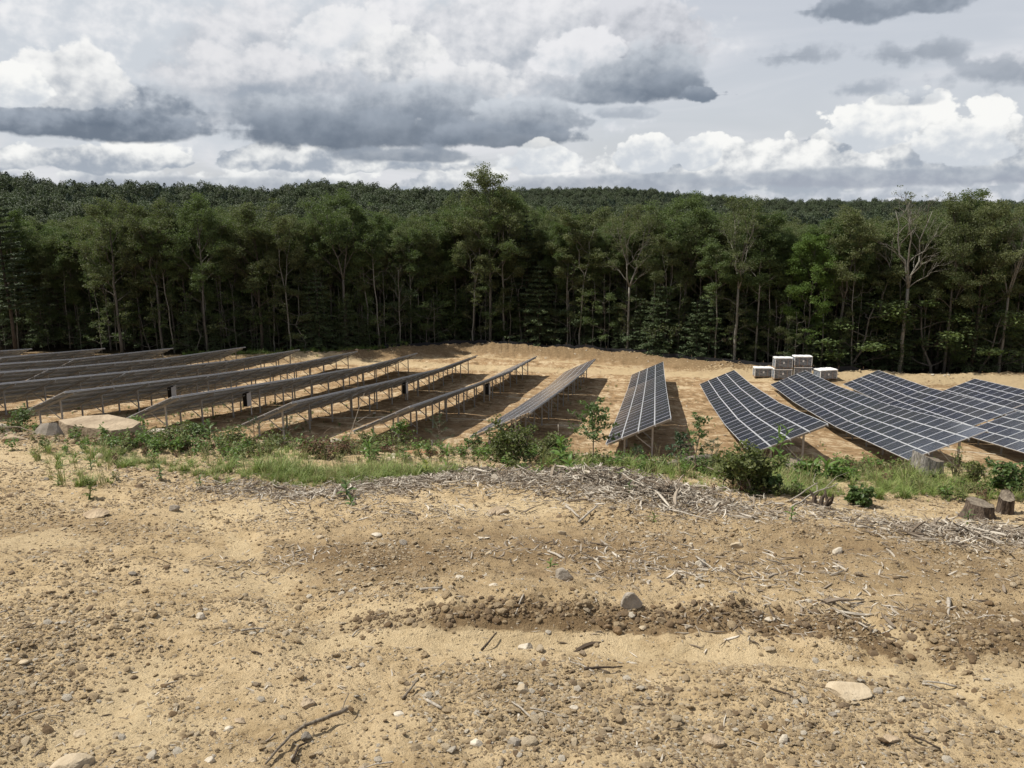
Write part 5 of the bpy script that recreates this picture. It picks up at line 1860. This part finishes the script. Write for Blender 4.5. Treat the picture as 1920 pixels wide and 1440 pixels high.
def stick(pts, r0, r1, mat, label, name='stick', group=None, forks=0, cat='stick', sides=6):
    P = np.array(pts, float)
    k = np.linspace(0, len(P) - 1, max(6, len(P) * 3))
    Q = np.stack([np.interp(k, range(len(P)), P[:, q]) for q in range(3)], -1)
    L = np.linalg.norm(P[-1] - P[0])
    Q += np.cumsum(rng.normal(size=Q.shape), 0) * L * .006
    base = Q[0].copy()
    mb = MB().tube(Q - base, np.linspace(r0, r1, len(Q)), sides)
    for _ in range(forks):
        i = int(rng.integers(len(Q) // 3, len(Q) - 1))
        d = (Q[-1] - Q[0]) / L + rnd_unit(1)[0] * .9; d[2] = abs(d[2]) * .5
        mb.tube(bent(Q[i] - base, Q[i] - base + d * L * rng.uniform(.12, .3), 4, .06), np.linspace(r0 * .5, r1 * .3, 4), 4)
    o = mb.build(name, mat, None, True); o.location = base
    return tag(o, label, cat, group)


def gpts(l, lift=.01): return [G(px, py, lift + (dz if len(r_) else 0)) for (px, py, *r_) in l for dz in [r_[0] if r_ else 0]]


stick(gpts([(498, 1442), (540, 1402, .01), (575, 1378, .02), (610, 1365, .02), (655, 1346, .04)]), .0045, .009, TWG, 'long curved grey stick pointing up right near the bottom', forks=1)
stick(gpts([(548, 1432), (560, 1410), (575, 1398)]), .006, .003, TWD, 'short dark stick beside the long curved stick')
stick(gpts([(1096, 1264, .01), (1130, 1261, .01), (1168, 1257, .015)]), .007, .003, TWD, 'black charred stick lying level right of centre')
stick(gpts([(903, 1216), (930, 1193, .02)]), .007, .004, TWD, 'dark stick leaning just below the sand wash')
stick(gpts([(755, 1312), (780, 1290, .03)]), .007, .004, TWG, 'short split piece of wood below the middle of the slope')
stick(gpts([(800, 1322), (828, 1334)]), .007, .006, TWP, 'pale short splinter right of the split piece')
stick(gpts([(1775, 1148), (1774, 1165), (1776, 1175)]), .012, .006, TWP, 'bleached upright splinter above the churned soil at right')
stick(gpts([(788, 1134, .01), (830, 1130, .01)]), .009, .006, TWP, 'pale short stick lying on the left part of the bank')
stick(gpts([(1305, 1062), (1345, 1105)]), .006, .003, TWP, 'thin pale stick below the small rounded stone')
stick(gpts([(1060, 965, .01), (1085, 985, .03)]), .012, .006, TWP, 'curved pale root piece under the chip pile, left one')
stick(gpts([(1085, 990, .02), (1118, 974, .03)]), .011, .006, TWP, 'curved pale root piece under the chip pile, right one')
stick(gpts([(1483, 975, .02), (1520, 955, .05), (1570, 926, .12)]), .009, .005, TWP, 'forked pale stick on the dark root clump at right', forks=2)
stick(gpts([(1478, 965, .02), (1530, 940, .10)]), .007, .004, TWP, 'thin pale stick leaning on the left of the root clump')
stick(gpts([(1325, 895, .12), (1380, 912, .10), (1440, 922, .06)]), .007, .004, TWG, 'thin bare branch lying in front of the big green bush')
stick(gpts([(1260, 985, .03), (1330, 1000, .02)]), .008, .004, TWP, 'pale stick at the lower rim of the chip heap')
a = np.array(foot(650, 822)); b = a + np.array(((692 - 655), 0, 98)) / ppm(a)
stick([a, (a + b) / 2 + (0.01, 0, .01), b], .009, .004, TWP, 'leaning bare pole sticking up before the panel row', 'bare_pole', forks=1, cat='pole')
a = np.array(foot(1048, 845)); b = a + np.array((-2, 0, 62)) / ppm(a)
stick([a, b], .008, .006, TWP, 'thin upright pole between the round bush and the sapling', 'bare_pole', cat='pole')
# log and long branch
a = np.array(foot(1235, 882)) + (0, 0, .03); b = np.array(foot(1345, 872)) + (0, 0, .07)
lg = stick([a, (a * .6 + b * .4) + (0, 0, .02), b], .045, .075, bark_mat('log_bark', (0.12, 0.095, 0.075), (0.34, 0.29, 0.24), 9, 1.0), 'weathered grey log lying right of the narrow middle panel row', 'log', forks=0, cat='log', sides=12)
a = np.array(foot(1165, 868)) + (0, 0, .04); b = np.array(foot(1245, 874)) + (0, 0, .03)
stick([a, (a + b) / 2 + (0, 0, .02), b], .008, .016, TWP, 'long pale branch reaching left from the weathered log')
a = np.array(foot(1075, 870)) + (0, 0, .03); b = np.array(foot(1115, 874)) + (0, 0, .03)
stick([a, b], .008, .014, TWD, 'dark branch end under the leafy sapling')
a = np.array(foot(0, 812)) + (0, 0, .10); b = np.array(foot(78, 818)) + (0, 0, .02)
stick([a, (a + b) / 2 + (0, 0, .05), b], .014, .006, TWG, 'grey branch arching at the left edge beside the boulder')
a = np.array(spot(715, 14, .02))
for i, (px, h_, lab) in enumerate([(560, .22, 'dry bramble arching low before the third posts, left one'), (605, .25, 'dry bramble arching in the middle before the panel shade'), (640, .18, 'dry bramble arching beside the leaning pole')]):
    a = np.array(foot(px, 822)); pts = [a + (math.cos(k) * -.22 + .2, 0, math.sin(k) * h_) for k in np.linspace(0, 2.8, 7)]
    stick(pts, .004, .002, TWG, lab, 'bramble', 'dry brambles', 3, 'bramble', 4)
x, y = in_view(70, 2.4, 11.5, 1.0)
for i in range(len(x)):
    L = rng.uniform(.05, .22) * (.6 + .05 * y[i]); a_ = rng.random() * 6.28
    p0 = np.array((x[i], y[i], 0)); p1 = p0 + (math.cos(a_) * L, math.sin(a_) * L, 0)
    p0[2] = gz(p0[0], p0[1]) + .006; p1[2] = gz(p1[0], p1[1]) + .012
    r_ = rng.uniform(.0025, .006)
    stick([p0, (p0 + p1) / 2 + (0, 0, .006), p1], r_, r_ * .6, [TWG, TWP, TWD, TWP][i % 4], 'one of the small sticks and twigs strewn over the bare slope', 'stick', 'small sticks on the bare slope', int(i % 3 == 0), 'stick', 5)


def gnarl(loc, S, label, mat, n=9, name='gnarled_stump'):
    mb = MB()
    for i in range(n):
        a = i * 2.4; p = [np.array((0, 0, -.05))]
        d = np.array((math.cos(a) * .8, math.sin(a) * .8, rng.uniform(.2, 1.3)))
        for j in range(5): p.append(p[-1] + d * S * .22); d = d + rnd_unit(1)[0] * .6; d /= np.linalg.norm(d)
        mb.tube(p, np.linspace(S * .17, S * .02, 6), 7)
    o = mb.build(name, mat, None, True); o.location = loc
    return tag(o, label, 'stump')


gnarl(foot(815, 840), .20, 'gnarled grey root stump below the young pine', B_ST)
gnarl(G(1535, 968, -.02), .20, 'dark tangled root clump at the lower edge of the grass', TWD, 11, 'root_clump')
gnarl(foot(605, 862), .12, 'small tangle of dead roots by the dry brown bush', TWD, 8, 'root_clump')
gnarl(foot(410, 810), .20, 'dark tangle of roots under the panel corner at left', TWD, 9, 'root_clump')
rock('earth_mound', foot(790, 858), (.24, .14, .07), 88, stone_mat('orange_earth', (0.26, 0.13, 0.06), (0.40, 0.23, 0.12), 20), 'orange brown heap of earth above the chip pile', 'earth heap', None, 0, 4, 6, (0, 0), .4, .15, True)


# ---- bushes and single plants
def bush(loc, W_, H_, leafm, label, n=1500, leaf=.045, name='bush', group='bushes on the top of the bank', stems=9, wood=TWG, seed=0, cat='bush'):
    root = empty(name, loc, 0, label, cat, group)
    st, cr = MB(), MB()
    ends = []
    for i in range(stems):
        a = i * 2.4 + rng.uniform(-.4, .4); k = rng.uniform(.25, 1)
        e = np.array((math.cos(a) * W_ / 2 * k, math.sin(a) * W_ / 2 * k * .8, H_ * rng.uniform(.55, .98) * (1 - .25 * k * k)))
        p = bent((0, 0, -.02), e, 5, .07)
        st.tube(p, np.linspace(.007, .002, 5), 4, cap=False)
        ends.append((e, 1.0))
        for b in range(4):
            q = p[2 + b % 3] ; e2 = q + rnd_unit(1)[0] * (W_ * .28, W_ * .24, H_ * .18) + (0, 0, H_ * .05)
            st.tube(bent(q, e2, 3, .06), [.004, .003, .0015], 3, cap=False); ends.append((e2, .8))
    per = max(4, int(n / len(ends)))
    for e, s_ in ends:
        o = rnd_unit(per) * (rng.random((per, 1)) ** .5) * W_ * .19 * s_
        c = np.array(e) + o; c[:, 2] = np.maximum(c[:, 2], .02)
        leaves(cr, c, leaf, 0, .5, .62)
    st.build('stems', wood, root); cr.build('foliage', leafm, root)
    return root


def bsh(px, py, wp, hp, *a, **k):
    p = foot(px, py); s_ = ppm(p)
    return bush(p, wp / s_, hp / s_, *a, **k)


bsh(952, 872, 88, 80, DKG, 'round dark bush with small leaves above the chip pile', 1900, .042)
bsh(1034, 864, 72, 42, DKG, 'low spreading bush left of the big leaved plant', 1300, .04)
bsh(1402, 945, 98, 96, DKG, 'big olive green bush before the curved panel row', 2300, .040)
bsh(1372, 930, 60, 75, WD, 'lighter left half bush leaning on the big olive bush', 900, .04)
bsh(1886, 935, 66, 62, MPL, 'leafy shrub above the stumps at the right edge', 900, .05)
bsh(1825, 915, 40, 46, WD, 'thin shrub left of the leafy shrub at the right', 320, .04)
bsh(1235, 886, 30, 30, DKG, 'small dark rounded bush before the weathered log', 420, .035)
bsh(1128, 889, 28, 26, DKG, 'small dark bush at the foot of the leafy sapling', 360, .035)
bsh(886, 843, 32, 36, MPL, 'small green bush left of the round dark bush', 420, .045)
bsh(690, 845, 46, 34, DKG, 'small dark bush with yellowish tips left of the gnarled stump', 520, .04)
bsh(735, 838, 60, 28, WD, 'low green bush just left of the gnarled stump', 420, .045)
bsh(38, 803, 56, 50, MPL, 'green bush on the skyline of the mound at the far left', 800, .045)
bsh(600, 868, 80, 34, BRN, 'dry brown bush in the weeds at left centre', 700, .035)
bsh(645, 862, 50, 28, BRN, 'second dry brown bush right of the first', 380, .035)
bsh(250, 815, 50, 34, BRG, 'light green leafy bush behind the right end of the slab', 420, .05)
bsh(360, 838, 70, 34, MPL, 'green shrub in the weeds right of the white rock', 600, .05)
bsh(440, 848, 70, 36, WD, 'yellowish green low shrub in the left weeds', 560, .04)
bsh(520, 848, 70, 32, WD, 'yellowish green shrub left of the brown bush', 520, .04)
bsh(325, 852, 60, 50, WD, 'twiggy reddish green shrub in the left weeds', 420, .035)
bsh(1700, 905, 40, 34, WD, 'weedy shrub left of the grey weathered stump', 300, .04)
bsh(1570, 905, 44, 30, BRG, 'light leafy clump in the right hand grass', 300, .06)
bsh(1510, 905, 46, 36, BRG, 'light green clump right of the big olive bush', 320, .07)
bsh(1612, 957, 46, 30, MPL, 'dark leafy clump at the lower edge of the right grass', 420, .055)
bsh(1445, 947, 44, 38, MPL, 'leafy clump under the right side of the big olive bush', 420, .06)
bsh(1790, 907, 30, 60, WD, 'tall thin weed in front of the last post at right', 130, .03)


def forb(loc, H_, nl, L, W_, leafm, label, droop=.5, stems=1, name='leafy_plant', group='broad leaved plants on the bank', cat='plant'):
    root = empty(name, loc, rng.random() * 6.28, label, cat, group)
    st = MB()
    lv = []
    k = 5
    for j in range(k + 1):
        u = j / k; ww = W_ / 2 * math.sin(PI * min(1, u * .92 + .06)) ** .8
        zc = L * (.25 * u - droop * u * u)
        lv += [(u * L, -ww, zc + ww * .35), (u * L, 0, zc), (u * L, ww, zc + ww * .35)]
    lf = [(j * 3 + q, j * 3 + 3 + q, j * 3 + 4 + q, j * 3 + 1 + q) for j in range(k) for q in range(2)]
    me = MB().add(lv, lf).mesh('leaf', [leafm], True)
    for s_ in range(stems):
        a0 = rng.random() * 6.28
        e = np.array((math.cos(a0) * H_ * .3 * (stems > 1), math.sin(a0) * H_ * .3 * (stems > 1), H_))
        p = bent((0, 0, -.02), e, 5, .03); st.tube(p, np.linspace(.006, .003, 5), 5, cap=False)
        m_ = nl // stems
        for i in range(m_):
            u = .15 + .85 * i / max(1, m_ - 1)
            q = np.array([np.interp(u, np.linspace(0, 1, 5), p[:, c_]) for c_ in range(3)])
            o = bpy.data.objects.new('leaf', me); o.location = q
            o.rotation_euler = (rng.uniform(-.3, .3), -(.15 + .9 * u * u), i * 2.4 + s_)
            sc_ = rng.uniform(.75, 1.05) * (1.05 - .35 * abs(u - .5)); o.scale = (sc_, sc_, sc_); link(o, root)
    st.build('stem', BRG, root)
    return root


def frb(px, py, hp, *a, **k):
    p = foot(px, py); return forb(p, hp / ppm(p), *a, **k)


def frg(px, py, hp, *a, **k):
    p = G(px, py); return forb(p, hp / ppm(p), *a, **k)


frb(1052, 877, 50, 15, .17, .07, BRG, 'big leaved light green plant right of the round dark bush')
frb(1068, 887, 26, 10, .14, .06, BRG, 'smaller light green plant beside the big leaved one')
frb(1447, 885, 78, 22, .16, .045, BRG, 'tall bright leafy weed rising over the big olive bush', stems=2)
frb(1462, 900, 46, 16, .16, .045, BRG, 'bright leafy weed at the right of the tall one')
frb(1548, 905, 34, 14, .18, .04, BRG, 'spiky light green rosette in the right grass')
frb(1525, 905, 34, 14, .16, .04, BRG, 'second spiky rosette left of the first in the right grass')
frb(757, 838, 16, 9, .14, .055, BRG, 'pale green rosette left of the gnarled stump')
frb(913, 840, 14, 9, .13, .055, BRG, 'pale green rosette right of the gnarled stump')
frb(1005, 845, 12, 8, .12, .05, BRG, 'small pale rosette behind the round dark bush')
frb(693, 872, 34, 14, .16, .03, BRG, 'upright bright grassy weed above the chips at left centre')
frb(838, 876, 30, 12, .14, .03, BRG, 'upright bright weed left of the round dark bush')
frb(700, 835, 26, 12, .12, .05, MPL, 'broad leaved plant before the panel corner at left centre')
frb(395, 840, 34, 14, .13, .05, MPL, 'broad leaved dark plant in the left weeds')
frg(650, 932, 24, 9, .10, .05, MPL, 'small dark leaved seedling at the foot of the chip pile')
frg(658, 944, 12, 8, .07, .035, MPL, 'tiny seedling under the dark leaved one')
frg(165, 926, 30, 16, .07, .03, DKG, 'dark bushy seedling on the bare ground at left', stems=2)
frg(172, 890, 16, 10, .06, .03, MPL, 'little plant above the dark bushy seedling')
frg(302, 902, 26, 11, .07, .03, MPL, 'small plant at the left end of the chips')
frg(375, 908, 14, 9, .06, .025, MPL, 'tiny plant in the chips at left')
frg(445, 880, 18, 9, .08, .04, MPL, 'dark leaved plant in front of the left grass')
frg(1813, 990, 24, 14, .07, .014, MPL, 'spiky seedling on the sand patch at right')
frg(1482, 1004, 22, 9, .06, .016, BRG, 'tiny bright green seedling on the bare right slope')
frg(1178, 950, 20, 9, .06, .02, MPL, 'thin seedling growing in the chip pile')
frg(800, 893, 24, 12, .07, .035, leaf_mat('yellow_leaves', [(0.16, 0.17, 0.03), (0.26, 0.28, 0.06)], .5, .3), 'yellow green seedling on the chip pile crest')
frg(1032, 1078, 10, 6, .05, .02, BRG, 'tiny yellow green sprout on the bare slope')
frg(110, 912, 16, 10, .06, .008, WD, 'wispy grey green sprout left of the bushy seedling')
frg(1225, 996, 12, 8, .06, .02, WD, 'small sprout below the chip heap')


def young_tree(loc, H_, nb, label, leafm, leaf=.085, n=7, name='sapling_tree', lean=0.0, top=.45, spread=.45, droop=True, wood=TWG):
    root = empty(name, loc, 0, label, 'young tree', 'young trees on the bank')
    st, cr = MB(), MB()
    e = np.array((lean * H_, 0, H_ * .95))
    p = bent((0, 0, -.03), e, 7, .02); st.tube(p, np.linspace(.010, .003, 7), 5)
    for i in range(nb):
        u = top + (1 - top) * i / max(1, nb - 1)
        q = np.array([np.interp(u, np.linspace(0, 1, 7), p[:, c_]) for c_ in range(3)])
        a = i * 2.4 + rng.uniform(-.4, .4)
        L = H_ * spread * (1.15 - .7 * (u - top) / (1 - top)) * rng.uniform(.7, 1.1)
        d = np.array((math.cos(a), math.sin(a), .35 + .3 * u)) * L
        b = bent(q, q + d, 5, .05); st.tube(b, np.linspace(.005, .0015, 5), 4, cap=False)
        k = rng.uniform(.25, 1.05, n * 3)
        c = np.stack([np.interp(k, np.linspace(0, 1, 5), b[:, c_]) for c_ in range(3)], -1) + rng.normal(size=(n * 3, 3)) * leaf * (.5, .5, .3)
        if droop: c[:, 2] -= leaf * .35
        leaves(cr, c, leaf, 0, .35, .5)
    c = np.array(e) + rng.normal(size=(n * 2, 3)) * leaf * .7; leaves(cr, c, leaf, 0, .4, .5)
    st.build('trunk', wood, root); cr.build('crown', leafm, root)
    return root


def yt(px, py, hp, *a, **k):
    p = foot(px, py); return young_tree(p, hp / ppm(p), *a, **k)


yt(1113, 872, 118, 17, 'leafy maple sapling standing alone before the shaded ground', MPL, .052, 14, lean=-.02, top=.42, spread=.42)
yt(1302, 885, 108, 15, 'thin open sapling before the gap right of the middle row', MPL, .045, 10, lean=.06, top=.15, spread=.30)
yt(752, 838, 50, 9, 'small sapling with a flat round crown at the panel corner', BRG, .055, 9, top=.6, spread=.42)
yt(1275, 880, 70, 10, 'wispy sapling left of the thin open one', PNE, .05, 7, top=.2, spread=.32)


def young_pine(px, py, hp, label, wide=.5):
    p = foot(px, py); H_ = hp / ppm(p)
    root = empty('young_pine', p, 0, label, 'young pine', 'young pines on the bank')
    st, cr = MB(), MB()
    st.tube(bent((0, 0, -.03), (0, 0, H_), 5, .03), np.linspace(.009, .003, 5), 5)
    for i in range(14):
        u = .25 + .75 * i / 13; a = i * 2.4; L = H_ * wide * (1.15 - u) * rng.uniform(.8, 1.1) + .02
        d = np.array((math.cos(a), math.sin(a), .45)) * L
        b = bent((0, 0, H_ * u), np.array((0, 0, H_ * u)) + d, 4, .04); st.tube(b, [.004, .003, .002, .001], 3, cap=False)
        m_ = 46; k = rng.uniform(.35, 1.05, m_)
        c = np.stack([np.interp(k, np.linspace(0, 1, 4), b[:, c_]) for c_ in range(3)], -1)
        nd = rnd_unit(m_) + d / L * .6; nd /= np.linalg.norm(nd, axis=1)[:, None]
        sd_ = np.cross(nd, rnd_unit(m_)) * .0022; ln = .055
        v = np.stack([c - sd_, c + sd_, c + nd * ln], 1).reshape(-1, 3)
        cr.add(v, np.arange(m_ * 3).reshape(-1, 3))
    st.build('trunk', TWG, root); cr.build('needles', PNE, root)
    return root


young_pine(822, 836, 66, 'young pine growing out of the gnarled stump', .5)
young_pine(545, 815, 50, 'faint young pine before the near corner of the row at left centre')
young_pine(478, 815, 46, 'young pine left of the faint one, before the low corner of a row')
young_pine(1195, 872, 34, 'tiny young pine under the middle panel row corner')
young_pine(1335, 880, 60, 'young pine between the thin sapling and the curved row')
